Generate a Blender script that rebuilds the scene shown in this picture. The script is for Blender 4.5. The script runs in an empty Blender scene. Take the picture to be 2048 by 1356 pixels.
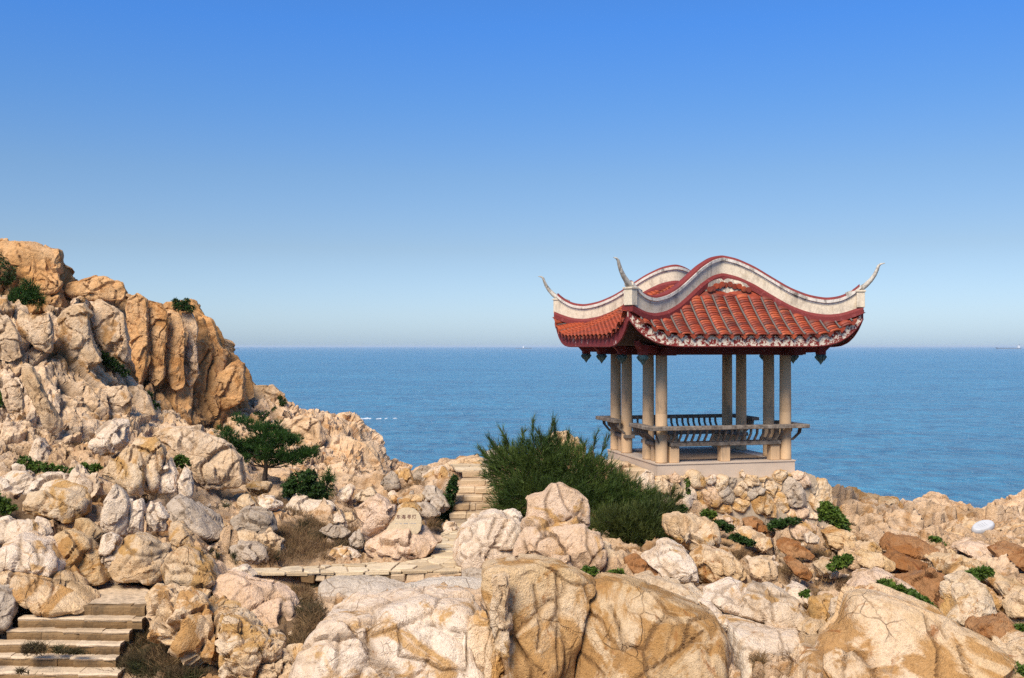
import bpy, bmesh, math, random
import numpy as np
from mathutils import Vector, Matrix
from mathutils.bvhtree import BVHTree

random.seed(7)
RNG = np.random.default_rng(11)
scn = bpy.context.scene
COL = scn.collection
R = math.radians

# ------------------------------------------------------------------ camera
FPX = 2060.0            # focal length in pixels of the 2048 px wide photograph
CX, HZ = 1024.0, 692.0  # centre column, horizon row
CAMZ = 25.0             # eye height above the sea
cam_d = bpy.data.cameras.new('camera')
cam = bpy.data.objects.new('camera', cam_d)
COL.objects.link(cam)
cam.location = (0, 0, CAMZ)
cam.rotation_euler = (R(90), 0, 0)
cam_d.sensor_width = 36.0
cam_d.lens = FPX / 2048 * 36.0
cam_d.shift_y = (HZ - 678) / 2048
cam_d.clip_start = 0.1
cam_d.clip_end = 120000
scn.camera = cam

# ------------------------------------------------------------------ sky and sun
SUN_EL, SUN_AZ = 48.0, 206.0     # azimuth clockwise from +Y (the view direction): behind the camera, to its left
world = bpy.data.worlds.new('World')
scn.world = world
world.use_nodes = True
wn = world.node_tree
wn.nodes.clear()
w_out = wn.nodes.new('ShaderNodeOutputWorld')
w_bg = wn.nodes.new('ShaderNodeBackground')
w_sky = wn.nodes.new('ShaderNodeTexSky')
w_sky.sky_type = 'NISHITA'
w_sky.sun_disc = False
w_sky.sun_elevation = R(SUN_EL)
w_sky.sun_rotation = R(SUN_AZ)
w_sky.altitude = 20
w_sky.air_density = 1.0
w_sky.dust_density = 0.6
w_sky.ozone_density = 3.0
# a tint by elevation over the whole dome, the same on every side
w_tc = wn.nodes.new('ShaderNodeTexCoord')
w_sep = wn.nodes.new('ShaderNodeSeparateXYZ')
w_ramp = wn.nodes.new('ShaderNodeValToRGB')
w_mul = wn.nodes.new('ShaderNodeMix')
w_mul.data_type = 'RGBA'
w_mul.blend_type = 'MULTIPLY'
w_mul.inputs[0].default_value = 1.0
SKY_TINT = [(0.0, (0.64, 0.83, 1.23)), (0.03, (0.66, 0.79, 1.08)), (0.093, (0.625, 0.68, 0.80)), (0.162, (0.565, 0.70, 0.855)), (0.226, (0.45, 0.715, 1.02)), (0.296, (0.355, 0.73, 1.22)), (1.0, (0.45, 0.75, 1.12))]
els = w_ramp.color_ramp.elements
while len(els) < len(SKY_TINT):
    els.new(0.5)
for e, (p, c) in zip(els, SKY_TINT):
    e.position = p
    e.color = (*c, 1)
wn.links.new(w_tc.outputs['Generated'], w_sep.inputs[0])
wn.links.new(w_sep.outputs['Z'], w_ramp.inputs[0])
wn.links.new(w_sky.outputs[0], w_mul.inputs[6])
wn.links.new(w_ramp.outputs[0], w_mul.inputs[7])
wn.links.new(w_mul.outputs[2], w_bg.inputs[0])
w_bg.inputs[1].default_value = 0.108
wn.links.new(w_bg.outputs[0], w_out.inputs[0])

sun_d = bpy.data.lights.new('sun', 'SUN')
sun_d.energy = 4.8
sun_d.angle = R(28)
sun_d.color = (1.0, 0.91, 0.77)
sun = bpy.data.objects.new('sun', sun_d)
COL.objects.link(sun)
_az, _el = R(SUN_AZ), R(SUN_EL)
_dir = Vector((math.sin(_az) * math.cos(_el), math.cos(_az) * math.cos(_el), math.sin(_el)))
sun.rotation_euler = _dir.to_track_quat('Z', 'Y').to_euler()
sun.location = (0, 0, 80)

scn.view_settings.view_transform = 'Standard'
scn.view_settings.look = 'None'
scn.view_settings.exposure = 0.38
scn.view_settings.gamma = 1.0
scn.view_settings.use_curve_mapping = False
scn.cycles.use_denoising = False
scn.cycles.max_bounces = 6
scn.cycles.diffuse_bounces = 3
scn.cycles.glossy_bounces = 3
scn.cycles.transparent_max_bounces = 6
scn.cycles.volume_bounces = 0

# ------------------------------------------------------------------ small helpers
def P(px, py, D):
    return np.array(((px - CX) / FPX * D, D, CAMZ - (py - HZ) / FPX * D))

def tag(o, label=None, cat=None, group=None, kind=None):
    if label: o['label'] = label
    if cat: o['category'] = cat
    if group: o['group'] = group
    if kind: o['kind'] = kind
    return o

def empty(name, loc=(0, 0, 0), rz=0.0, parent=None):
    o = bpy.data.objects.new(name, None)
    o.empty_display_size = 0.2
    COL.objects.link(o)
    o.location = loc
    o.rotation_euler = (0, 0, rz)
    if parent: o.parent = parent
    return o

def mesh_np(name, V, F, smooth=True, attrs=None):
    V = np.ascontiguousarray(V, np.float32)
    F = np.ascontiguousarray(F, np.int32)
    me = bpy.data.meshes.new(name)
    n, k = F.shape
    me.vertices.add(len(V))
    me.vertices.foreach_set('co', V.ravel())
    me.loops.add(n * k)
    me.loops.foreach_set('vertex_index', F.ravel())
    me.polygons.add(n)
    me.polygons.foreach_set('loop_start', np.arange(0, n * k, k, dtype=np.int32))
    me.polygons.foreach_set('loop_total', np.full(n, k, np.int32))
    me.polygons.foreach_set('use_smooth', np.full(n, smooth, bool))
    me.update(calc_edges=True)
    for an, av in (attrs or {}).items():
        a = me.attributes.new(an, 'FLOAT', 'POINT')
        a.data.foreach_set('value', np.ascontiguousarray(av, np.float32))
    return me

def link(name, me, mat=None, parent=None, loc=None):
    o = bpy.data.objects.new(name, me)
    COL.objects.link(o)
    if mat is not None and len(me.materials) == 0:
        me.materials.append(mat)
    if parent: o.parent = parent
    if loc is not None: o.location = loc
    return o

class MB:
    """collects polygons into one mesh"""
    def __init__(s):
        s.v, s.f = [], []
    def add(s, vs, fs):
        b = len(s.v)
        s.v += [tuple(v) for v in vs]
        s.f += [tuple(i + b for i in f) for f in fs]
    def box(s, x0, x1, y0, y1, z0, z1):
        s.add([(x0,y0,z0),(x1,y0,z0),(x1,y1,z0),(x0,y1,z0),(x0,y0,z1),(x1,y0,z1),(x1,y1,z1),(x0,y1,z1)],
              [(0,3,2,1),(4,5,6,7),(0,1,5,4),(1,2,6,5),(2,3,7,6),(3,0,4,7)])
    def tube(s, pts, rad, n=8, caps=True):
        pts = [Vector(p) for p in pts]
        rad = [rad] * len(pts) if isinstance(rad, (int, float)) else rad
        rings = []
        up = Vector((0.3, 0.2, 1)).normalized()
        for i, p in enumerate(pts):
            t = (pts[min(i + 1, len(pts) - 1)] - pts[max(i - 1, 0)]).normalized()
            a = t.cross(up)
            if a.length < 0.05: a = t.cross(Vector((1, 0, 0)))
            a.normalize()
            b = t.cross(a)
            rings.append([p + (a * math.cos(2*math.pi*k/n) + b * math.sin(2*math.pi*k/n)) * rad[i] for k in range(n)])
        vs = [v for r in rings for v in r]
        fs = [(i*n+k, i*n+(k+1) % n, (i+1)*n+(k+1) % n, (i+1)*n+k) for i in range(len(pts)-1) for k in range(n)]
        if caps:
            fs += [tuple(range(n-1, -1, -1)), tuple(range((len(pts)-1)*n, len(pts)*n))]
        s.add(vs, fs)
    def lathe(s, prof, n=14, c=(0, 0)):
        vs = [(c[0] + r*math.cos(2*math.pi*k/n), c[1] + r*math.sin(2*math.pi*k/n), z) for r, z in prof for k in range(n)]
        fs = [(i*n+k, i*n+(k+1) % n, (i+1)*n+(k+1) % n, (i+1)*n+k) for i in range(len(prof)-1) for k in range(n)]
        fs += [tuple(range(n-1, -1, -1)), tuple(range((len(prof)-1)*n, len(prof)*n))]
        s.add(vs, fs)
    def build(s, name, mat, parent=None, loc=None, bevel=0.0, smooth=False, jitter=0.0):
        me = bpy.data.meshes.new(name)
        v = s.v
        if jitter:
            v = [(x + random.uniform(-jitter, jitter), y + random.uniform(-jitter, jitter), z + random.uniform(-jitter, jitter)) for x, y, z in v]
        me.from_pydata(v, [], s.f)
        if bevel:
            bm = bmesh.new(); bm.from_mesh(me)
            bmesh.ops.bevel(bm, geom=list(bm.edges), offset=bevel, segments=1, affect='EDGES', clamp_overlap=True)
            bm.to_mesh(me); bm.free()
        if smooth:
            me.polygons.foreach_set('use_smooth', [True] * len(me.polygons))
        me.update()
        return link(name, me, mat, parent, loc)

# ------------------------------------------------------------------ noise (numpy)
def _h(ix, iy, iz, seed):
    with np.errstate(over='ignore'):
        h = (ix.astype(np.uint32) * np.uint32(374761393)) ^ (iy.astype(np.uint32) * np.uint32(668265263)) ^ (iz.astype(np.uint32) * np.uint32(2147483647 - 58)) ^ np.uint32((seed * 2654435 + 977) & 0xffffffff)
        h = (h ^ (h >> np.uint32(13))) * np.uint32(1274126177)
        h = (h ^ (h >> np.uint32(16))) * np.uint32(2246822519)
        h = h ^ (h >> np.uint32(15))
    return h.astype(np.float32) * np.float32(1 / 4294967296.0)

def vnoise(p, seed=0):
    f = np.floor(p)
    i = f.astype(np.int64)
    t = (p - f).astype(np.float32)
    t = t * t * t * (t * (t * 6 - 15) + 10)
    x, y, z = i[:, 0], i[:, 1], i[:, 2]
    out = 0
    for dx in (0, 1):
        wx = t[:, 0] if dx else 1 - t[:, 0]
        for dy in (0, 1):
            wy = t[:, 1] if dy else 1 - t[:, 1]
            for dz in (0, 1):
                wz = t[:, 2] if dz else 1 - t[:, 2]
                out = out + wx * wy * wz * _h(x + dx, y + dy, z + dz, seed)
    return out * 2 - 1

def fbm(p, seed=0, octv=4, gain=0.5, lac=2.03):
    a, s = 1.0, 0
    for k in range(octv):
        s = s + a * vnoise(p + 17.3 * k, seed + k * 31)
        p = p * lac
        a *= gain
    return s

def worley(p, seed=0):
    """F1, F2, a value per cell and the offset from the cell's point"""
    f = np.floor(p).astype(np.int64)
    n = len(p)
    F1 = np.full(n, 9.0, np.float32); F2 = F1.copy(); cid = np.zeros(n, np.float32)
    off = np.zeros((n, 3), np.float32)
    pf = p.astype(np.float32)
    for dx in (-1, 0, 1):
        for dy in (-1, 0, 1):
            for dz in (-1, 0, 1):
                x, y, z = f[:, 0] + dx, f[:, 1] + dy, f[:, 2] + dz
                o = np.stack([pf[:, 0] - x - _h(x, y, z, seed), pf[:, 1] - y - _h(x, y, z, seed + 101), pf[:, 2] - z - _h(x, y, z, seed + 202)], 1)
                d = np.sqrt((o * o).sum(1))
                near = d < F1
                F2 = np.where(near, F1, np.minimum(F2, d))
                cid = np.where(near, _h(x, y, z, seed + 303), cid)
                off[near] = o[near]
                F1 = np.where(near, d, F1)
    return F1, F2, cid, off

def tilt_of(cid):
    """a random direction for each cell, from its value"""
    a = cid * 6283.0; b = np.mod(cid * 977.0, 1.0) * 2 - 1
    c = np.sqrt(1 - b * b)
    return np.stack([c * np.cos(a), c * np.sin(a), b], 1)

def sstep(a, b, x):
    t = np.clip((x - a) / (b - a), 0, 1)
    return t * t * (3 - 2 * t)

def normals_of(V, F):
    n = np.zeros((len(V), 3))
    a, b, c = V[F[:, 0]], V[F[:, 1]], V[F[:, 2]]
    fn = np.cross(b - a, c - a)
    if F.shape[1] == 4:
        fn = fn + np.cross(c - a, V[F[:, 3]] - a)
    for k in range(F.shape[1]):
        for ax in range(3):
            n[:, ax] += np.bincount(F[:, k], fn[:, ax], len(V))
    return n / np.maximum(np.linalg.norm(n, axis=1, keepdims=True), 1e-9)

def rotm(rx, ry, rz):
    return np.array(Matrix.Rotation(rz, 3, 'Z') @ Matrix.Rotation(ry, 3, 'Y') @ Matrix.Rotation(rx, 3, 'X'))

def rock_relief(p, cell=(0.8, 0.8, 1.4), rot=(0.2, 0.15, 0.4), amp=0.12, pillow=0.03, crack=0.06, cw=0.05, rough=0.04, seed=0, second=0.5, warp=0.2, facet=0.35):
    """jointed blocks with tilted faces: offset along the normal, a crack mask and a value per block"""
    Mx = rotm(*rot)
    cell = np.array(cell)
    s = cell.mean()
    w = np.stack([fbm(p * 0.9 / s + k * 9.1, seed + 5 + k, 3) for k in range(3)], 1) * warp
    q = (p @ Mx.T) / cell + w
    F1, F2, cid, off = worley(q, seed)
    e = F2 - F1
    part = sstep(0.35, 0.6, 0.5 + 0.5 * fbm(p * 0.45 / s, seed + 33, 2) + 0.15)       # joints open only here and there
    cm = np.exp(-(e / cw)**2) * part
    step = sstep(0.0, 0.035, e)
    d = amp * s * (cid - 0.5) * 2 * step + facet * s * (off * tilt_of(cid)).sum(1) * step
    d += pillow * s * np.sqrt(np.clip(e, 0, 0.7)) - crack * s * cm
    blk = cid
    if second > 0:
        q2 = q * 2.7 + 31.7 + 0.15 * w
        G1, G2, gid, goff = worley(q2, seed + 7)
        g = G2 - G1
        gm = np.exp(-(g / (cw * 1.5))**2) * sstep(0.4, 0.65, 0.5 + 0.5 * fbm(p * 0.8 / s, seed + 35, 2))
        k = second / 2.7
        gs = sstep(0.0, 0.05, g)
        d += k * s * (amp * (gid - 0.5) * 2 * gs + facet * (goff * tilt_of(gid)).sum(1) * gs + pillow * np.sqrt(np.clip(g, 0, 0.6)) - crack * 1.3 * gm)
        cm = np.maximum(cm, gm * 0.55)
        H1, H2, hid, hoff = worley(q2 * 2.5 + 11.3, seed + 9)
        k3 = second * second / 6.2
        hs_ = sstep(0.0, 0.12, H2 - H1)
        d += k3 * s * (amp * 1.2 * (hid - 0.5) * 2 * hs_ + facet * 1.2 * (hoff * tilt_of(hid)).sum(1) * hs_)
        blk = 0.6 * cid + 0.28 * gid + 0.12 * hid
    d += rough * s * (fbm(p * 1.6 / s, seed + 40, 3) + 0.3 * fbm(p * 9 / s, seed + 50, 3) + 0.6 * (0.5 - np.abs(fbm(p * 3.3 / s, seed + 60, 2))))
    return d, cm, blk

# ------------------------------------------------------------------ materials
class NT:
    """short hand for building node trees"""
    def __init__(s, name):
        s.m = bpy.data.materials.new(name)
        s.m.use_nodes = True
        s.t = s.m.node_tree
        s.t.nodes.clear()
        s.out = s.t.nodes.new('ShaderNodeOutputMaterial')
        s.b = s.n('ShaderNodeBsdfPrincipled')
        s.t.links.new(s.b.outputs[0], s.out.inputs[0])
        s._pos = None
    def n(s, typ, **kw):
        nd = s.t.nodes.new(typ)
        for k, v in kw.items(): setattr(nd, k, v)
        return nd
    def put(s, sock, v):
        if isinstance(v, bpy.types.NodeSocket): s.t.links.new(v, sock)
        elif isinstance(v, (tuple, list)) and sock.type == 'RGBA': sock.default_value = (*v[:3], 1)
        elif isinstance(v, (tuple, list)): sock.default_value = v[:3]
        else: sock.default_value = v
    def pos(s, scale=None):
        if s._pos is None: s._pos = s.n('ShaderNodeNewGeometry').outputs['Position']
        if scale is None: return s._pos
        m = s.n('ShaderNodeMapping')
        s.put(m.inputs[0], s._pos)
        m.inputs['Scale'].default_value = scale
        return m.outputs[0]
    def obj(s):
        return s.n('ShaderNodeTexCoord').outputs['Object']
    def noise(s, scale, detail=5, rough=0.55, dist=0.0, vec=None):
        nd = s.n('ShaderNodeTexNoise')
        s.put(nd.inputs['Vector'], vec if vec is not None else s.pos())
        nd.inputs['Scale'].default_value = scale
        nd.inputs['Detail'].default_value = detail
        nd.inputs['Roughness'].default_value = rough
        nd.inputs['Distortion'].default_value = dist
        return nd.outputs['Fac']
    def ramp(s, fac, stops):
        nd = s.n('ShaderNodeValToRGB')
        el = nd.color_ramp.elements
        while len(el) < len(stops): el.new(0.5)
        for e, (p, c) in zip(el, stops):
            e.position = p
            e.color = (*c, 1) if isinstance(c, (tuple, list)) else (c, c, c, 1)
        s.put(nd.inputs[0], fac)
        return nd.outputs[0]
    def mix(s, fac, a, b, mode='MIX'):
        nd = s.n('ShaderNodeMix', data_type='RGBA', blend_type=mode)
        s.put(nd.inputs[0], fac); s.put(nd.inputs[6], a); s.put(nd.inputs[7], b)
        return nd.outputs[2]
    def math(s, op, a, b=0.0, clamp=False):
        nd = s.n('ShaderNodeMath', operation=op, use_clamp=clamp)
        s.put(nd.inputs[0], a); s.put(nd.inputs[1], b)
        return nd.outputs[0]
    def attr(s, name):
        return s.n('ShaderNodeAttribute', attribute_name=name).outputs['Fac']
    def rnd(s):
        return s.n('ShaderNodeObjectInfo').outputs['Random']
    def bump(s, h, strength=0.4, dist=0.02, normal=None):
        nd = s.n('ShaderNodeBump')
        nd.inputs['Strength'].default_value = strength
        nd.inputs['Distance'].default_value = dist
        s.put(nd.inputs['Height'], h)
        if normal is not None: s.put(nd.inputs['Normal'], normal)
        return nd.outputs[0]
    def done(s, color, rough=0.85, normal=None, spec=0.3, **kw):
        s.put(s.b.inputs['Base Color'], color)
        s.put(s.b.inputs['Roughness'], rough)
        s.b.inputs['Specular IOR Level'].default_value = spec
        if normal is not None: s.put(s.b.inputs['Normal'], normal)
        for k, v in kw.items(): s.put(s.b.inputs[k], v)
        return s.m

def rock_mat(name, pale, tan, ochre, rust, stain=0.5, grey=0.3, streak=0.3, fine=1.0, dirt=None):
    """weathered granite / sandstone; stain 0..1 = share under iron stain, grey = share under lichen"""
    t = NT(name)
    base = t.mix(t.ramp(t.noise(0.55, 5, 0.6, 0.6), [(0.38, 0.0), (0.62, 1.0)]), pale, tan)
    # iron stain in big soft edged patches with a crisp rim
    st = t.noise(0.9, 10, 0.64, 1.2)
    lo = 0.74 - 0.34 * stain
    base = t.mix(t.ramp(st, [(lo - 0.035, 0.0), (lo + 0.025, 0.85)]), base, ochre)
    st2 = t.noise(2.3, 8, 0.66, 1.1, t.pos((1, 1, 0.6)))
    lo2 = 0.78 - 0.26 * stain
    base = t.mix(t.ramp(st2, [(lo2 - 0.035, 0.0), (lo2 + 0.03, 0.85)]), base, rust)
    # streaks run down the faces
    sk = t.noise(3.2, 5, 0.6, 0.4, t.pos((1.3, 1.3, 0.16)))
    base = t.mix(t.ramp(sk, [(0.50, 0.0), (0.68, streak)]), base, tuple(0.55 * a + 0.45 * b for a, b in zip(ochre, tan)))
    # lichen
    lk = t.noise(1.5, 9, 0.7, 0.4)
    lo3 = 0.72 - 0.25 * grey
    base = t.mix(t.ramp(lk, [(lo3 - 0.04, 0.0), (lo3 + 0.06, 0.6)]), base, (0.23, 0.195, 0.155))
    # tone of each block and of each stone
    base = t.mix(1.0, base, t.ramp(t.attr('blk'), [(0.0, (0.80, 0.78, 0.75)), (0.5, (0.97, 0.96, 0.95)), (1.0, (1.10, 1.09, 1.08))]), 'MULTIPLY')
    base = t.mix(1.0, base, t.ramp(t.rnd(), [(0.0, (0.90, 0.88, 0.84)), (0.5, (1, 1, 1)), (1.0, (1.05, 1.03, 1.02))]), 'MULTIPLY')
    # crystals and weather specks
    base = t.mix(1.0, base, t.ramp(t.noise(14, 8, 0.72), [(0.30, (0.66, 0.60, 0.53)), (0.46, (0.98, 0.97, 0.96)), (0.72, (1.12, 1.11, 1.1))]), 'MULTIPLY')
    base = t.mix(1.0, base, t.ramp(t.noise(62, 4, 0.75), [(0.32, (0.75, 0.72, 0.69)), (0.47, (0.99, 0.98, 0.97)), (0.66, (1.1, 1.09, 1.08))]), 'MULTIPLY')
    # hair cracks with brown edges
    wv = t.n('ShaderNodeVectorMath', operation='MULTIPLY_ADD')
    nz = t.n('ShaderNodeTexNoise'); nz.inputs['Scale'].default_value = 1.4; nz.inputs['Detail'].default_value = 5
    t.put(nz.inputs['Vector'], t.pos())
    t.put(wv.inputs[0], nz.outputs['Color']); wv.inputs[1].default_value = (0.42, 0.42, 0.42); t.put(wv.inputs[2], t.pos())
    vo = t.n('ShaderNodeTexVoronoi', feature='DISTANCE_TO_EDGE')
    t.put(vo.inputs['Vector'], wv.outputs[0]); vo.inputs['Scale'].default_value = 0.95 * fine
    line = t.ramp(vo.outputs['Distance'], [(0.0, 1.0), (0.012, 0.0)])
    line = t.math('MULTIPLY', line, t.ramp(t.noise(0.9, 3), [(0.48, 0.0), (0.62, 0.9)]))
    vo2 = t.n('ShaderNodeTexVoronoi', feature='DISTANCE_TO_EDGE')
    t.put(vo2.inputs['Vector'], wv.outputs[0]); vo2.inputs['Scale'].default_value = 3.1 * fine
    line2 = t.ramp(vo2.outputs['Distance'], [(0.0, 0.8), (0.02, 0.0)])
    line2 = t.math('MULTIPLY', line2, t.ramp(t.noise(1.3, 3), [(0.56, 0.0), (0.68, 0.7)]))
    lines = t.math('MAXIMUM', line, line2)
    base = t.mix(t.math('MULTIPLY', lines, 0.6), base, (0.30, 0.14, 0.045))
    base = t.mix(t.math('MULTIPLY', t.attr('crack'), 0.55, True), base, (0.15, 0.085, 0.04))
    if dirt:
        base = t.mix(t.attr('dirt'), base, t.mix(t.noise(6, 6), dirt, tuple(c * 0.5 for c in dirt)))
    h = t.math('ADD', t.math('MULTIPLY', t.noise(9, 10, 0.68, 0.3), 0.9), t.math('MULTIPLY', t.noise(42, 6, 0.65), 0.42))
    h = t.math('SUBTRACT', h, t.math('MULTIPLY', lines, 0.35))
    return t.done(base, 0.92, t.bump(h, 1.0, 0.09), 0.2)

PALE, TAN = (0.79, 0.635, 0.45), (0.68, 0.475, 0.275)
OCHRE, RUST = (0.54, 0.30, 0.085), (0.38, 0.155, 0.04)
M = {}
M['pale'] = rock_mat('pale_granite', (0.84, 0.71, 0.56), (0.77, 0.60, 0.43), OCHRE, RUST, 0.44, 0.12, 0.5)
M['cream'] = rock_mat('cream_granite', PALE, TAN, OCHRE, RUST, 0.56, 0.14, 0.5)
M['ochre'] = rock_mat('ochre_sandstone', (0.78, 0.59, 0.385), (0.67, 0.46, 0.24), (0.46, 0.235, 0.065), (0.34, 0.13, 0.035), 0.58, 0.12, 0.55)
M['rust'] = rock_mat('rust_sandstone', (0.46, 0.25, 0.115), (0.36, 0.165, 0.06), (0.33, 0.13, 0.036), (0.26, 0.085, 0.024), 0.6, 0.15, 0.4)
M['pink'] = rock_mat('pink_granite', (0.79, 0.59, 0.425), (0.70, 0.48, 0.30), OCHRE, RUST, 0.44, 0.10, 0.4)
M['grey'] = rock_mat('grey_granite', (0.57, 0.475, 0.37), (0.45, 0.36, 0.265), (0.40, 0.28, 0.16), (0.3, 0.16, 0.07), 0.15, 0.5, 0.3)
M['shelf'] = rock_mat('grey_shelf_rock', (0.66, 0.57, 0.46), (0.54, 0.46, 0.36), (0.45, 0.33, 0.2), (0.36, 0.24, 0.13), 0.15, 0.3, 0.2)
M['cliff'] = rock_mat('orange_cliff_rock', (0.70, 0.44, 0.225), (0.62, 0.335, 0.13), (0.47, 0.225, 0.075), (0.36, 0.14, 0.04), 0.5, 0.25, 0.5, 0.6)
M['slope'] = rock_mat('tan_cliff_rock', (0.76, 0.58, 0.40), (0.66, 0.46, 0.27), (0.45, 0.24, 0.08), (0.33, 0.14, 0.045), 0.46, 0.22, 0.5, 0.8)
M['ridge'] = rock_mat('peach_cliff_rock', (0.77, 0.575, 0.385), (0.68, 0.46, 0.265), (0.48, 0.255, 0.10), (0.36, 0.15, 0.05), 0.46, 0.14, 0.45, 0.7)
M['ground'] = rock_mat('rocky_ground', (0.68, 0.50, 0.33), (0.56, 0.37, 0.205), (0.42, 0.23, 0.09), (0.31, 0.135, 0.05), 0.48, 0.3, 0.3, 1.3, dirt=(0.27, 0.165, 0.085))

def dressed(name, a, b, dark, scale=3.0):
    t = NT(name)
    c = t.mix(t.noise(scale, 6, 0.6, 0.5), a, b)
    c = t.mix(1.0, c, t.ramp(t.rnd(), [(0.0, (0.72, 0.66, 0.58)), (0.5, (1, 0.98, 0.95)), (1.0, (1.1, 1.1, 1.1))]), 'MULTIPLY')
    c = t.mix(t.ramp(t.noise(2.2, 8, 0.7), [(0.50, 0.0), (0.68, 0.8)]), c, dark)
    c = t.mix(1.0, c, t.ramp(t.noise(40, 5, 0.7), [(0.3, 0.78), (0.7, 1.12)]), 'MULTIPLY')
    h = t.noise(16, 9, 0.65)
    return t.done(c, 0.9, t.bump(h, 0.6, 0.03), 0.2)
M['flag'] = dressed('flagstone', (0.66, 0.53, 0.36), (0.56, 0.42, 0.25), (0.36, 0.28, 0.19))
M['block'] = dressed('step_block', (0.60, 0.46, 0.31), (0.50, 0.35, 0.20), (0.24, 0.16, 0.09))
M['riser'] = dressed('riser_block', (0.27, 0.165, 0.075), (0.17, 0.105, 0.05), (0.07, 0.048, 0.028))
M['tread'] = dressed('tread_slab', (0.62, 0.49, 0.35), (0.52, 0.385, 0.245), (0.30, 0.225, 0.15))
M['mortar'] = dressed('mortar', (0.46, 0.37, 0.27), (0.38, 0.29, 0.2), (0.25, 0.19, 0.13), 6)
M['inscribed'] = dressed('inscription_slab', (0.56, 0.445, 0.295), (0.50, 0.39, 0.25), (0.42, 0.33, 0.215), 5)

def plain(name, col, rough=0.8, spec=0.3, var=0.12, vs=8, bump=0.2):
    t = NT(name)
    d = tuple(c * (1 - 2 * var) for c in col)
    l = tuple(min(1, c * (1 + var)) for c in col)
    c = t.ramp(t.noise(vs, 7, 0.65), [(0.3, d), (0.65, l)])
    return t.done(c, rough, t.bump(t.noise(vs * 5, 6), bump, 0.01), spec)

# pavilion
def concrete():
    t = NT('column_plaster')
    c = t.mix(t.noise(2.5, 6, 0.6, 0.4), (0.66, 0.44, 0.25), (0.54, 0.345, 0.185))
    c = t.mix(t.ramp(t.noise(2.2, 8, 0.7, 0.5, t.pos((2, 2, 0.5))), [(0.52, 0.0), (0.72, 0.75)]), c, (0.17, 0.13, 0.095))
    c = t.mix(1.0, c, t.ramp(t.noise(60, 4, 0.7), [(0.3, 0.85), (0.7, 1.1)]), 'MULTIPLY')
    return t.done(c, 0.85, t.bump(t.noise(40, 6), 0.3, 0.01), 0.25)
M['column'] = concrete()
def granite():
    t = NT('platform_granite')
    c = t.mix(t.noise(55, 3, 0.8), (0.44, 0.33, 0.24), (0.64, 0.51, 0.385))
    c = t.mix(t.ramp(t.noise(1.8, 6), [(0.45, 0.0), (0.75, 0.45)]), c, (0.36, 0.27, 0.2))
    return t.done(c, 0.7, t.bump(t.noise(80, 3), 0.2, 0.005), 0.3)
M['platform'] = granite()
def floorm():
    t = NT('slate_paving')
    c = t.ramp(t.noise(3, 6, 0.7, 0.8, t.pos((1, 3, 1))), [(0.32, (0.15, 0.10, 0.07)), (0.5, (0.36, 0.24, 0.15)), (0.7, (0.50, 0.36, 0.23))])
    return t.done(c, 0.9, t.bump(t.noise(20, 6), 0.4, 0.01), 0.08)
M['paving'] = floorm()
def wood():
    t = NT('weathered_bench_stone')
    c = t.ramp(t.noise(7, 8, 0.7, 0.6), [(0.3, (0.045, 0.035, 0.03)), (0.48, (0.16, 0.125, 0.095)), (0.66, (0.30, 0.245, 0.19))])
    return t.done(c, 0.85, t.bump(t.noise(30, 6), 0.5, 0.01), 0.25)
M['bench'] = wood()
def flaked(name, top, under, thr, sc=7, dark=None):
    t = NT(name)
    n1 = t.noise(sc, 9, 0.72, 0.7)
    c = t.mix(t.ramp(n1, [(thr - 0.015, 0.0), (thr + 0.015, 1.0)]), under, top)
    c = t.mix(1.0, c, t.ramp(t.noise(24, 5), [(0.3, 0.82), (0.7, 1.1)]), 'MULTIPLY')
    if dark:
        c = t.mix(t.ramp(t.noise(2.6, 9, 0.72, 0.6, t.pos((1.6, 1.6, 0.7))), [(0.50, 0.0), (0.64, 0.85)]), c, dark)
    return t.done(c, 0.75, t.bump(n1, 0.5, 0.01), 0.3)
M['band'] = flaked('white_plaster', (0.62, 0.52, 0.385), (0.54, 0.44, 0.31), 0.42, 3, (0.30, 0.24, 0.18))
M['mould'] = flaked('stained_moulding', (0.62, 0.56, 0.48), (0.55, 0.49, 0.41), 0.45, 5, (0.065, 0.05, 0.04))
M['horn'] = flaked('stained_horn', (0.50, 0.45, 0.37), (0.36, 0.31, 0.25), 0.48, 7, (0.06, 0.048, 0.035))
M['redpaint'] = flaked('dark_red_paint', (0.17, 0.024, 0.021), (0.22, 0.045, 0.04), 0.42, 6)
M['redcap'] = flaked('red_ridge_cap', (0.20, 0.03, 0.024), (0.15, 0.03, 0.03), 0.45, 5)
M['fascia_white'] = flaked('peeling_fascia_front', (0.21, 0.02, 0.015), (0.70, 0.59, 0.45), 0.50, 11)
M['fascia_red'] = flaked('peeling_fascia_side', (0.62, 0.50, 0.44), (0.19, 0.026, 0.026), 0.62, 4.5)
M['beamred'] = flaked('beam_paint', (0.085, 0.012, 0.010), (0.26, 0.18, 0.13), 0.36, 8)
def tilem():
    t = NT('terracotta_tile')
    c = t.ramp(t.rnd(), [(0.0, (0.15, 0.026, 0.013)), (0.3, (0.25, 0.038, 0.014)), (0.7, (0.32, 0.052, 0.017)), (1.0, (0.43, 0.088, 0.026))])
    c = t.mix(1.0, c, t.ramp(t.noise(9, 7, 0.7), [(0.3, (0.66, 0.62, 0.6)), (0.65, (1.12, 1.1, 1.1))]), 'MULTIPLY')
    c = t.mix(t.ramp(t.noise(2.4, 8, 0.7), [(0.50, 0.0), (0.66, 0.75)]), c, (0.10, 0.04, 0.028))
    return t.done(c, 0.62, t.bump(t.noise(30, 5), 0.3, 0.01), 0.35)
M['tile'] = tilem()
M['mortar_line'] = plain('grey_mortar', (0.13, 0.11, 0.095), 0.9)
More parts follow.
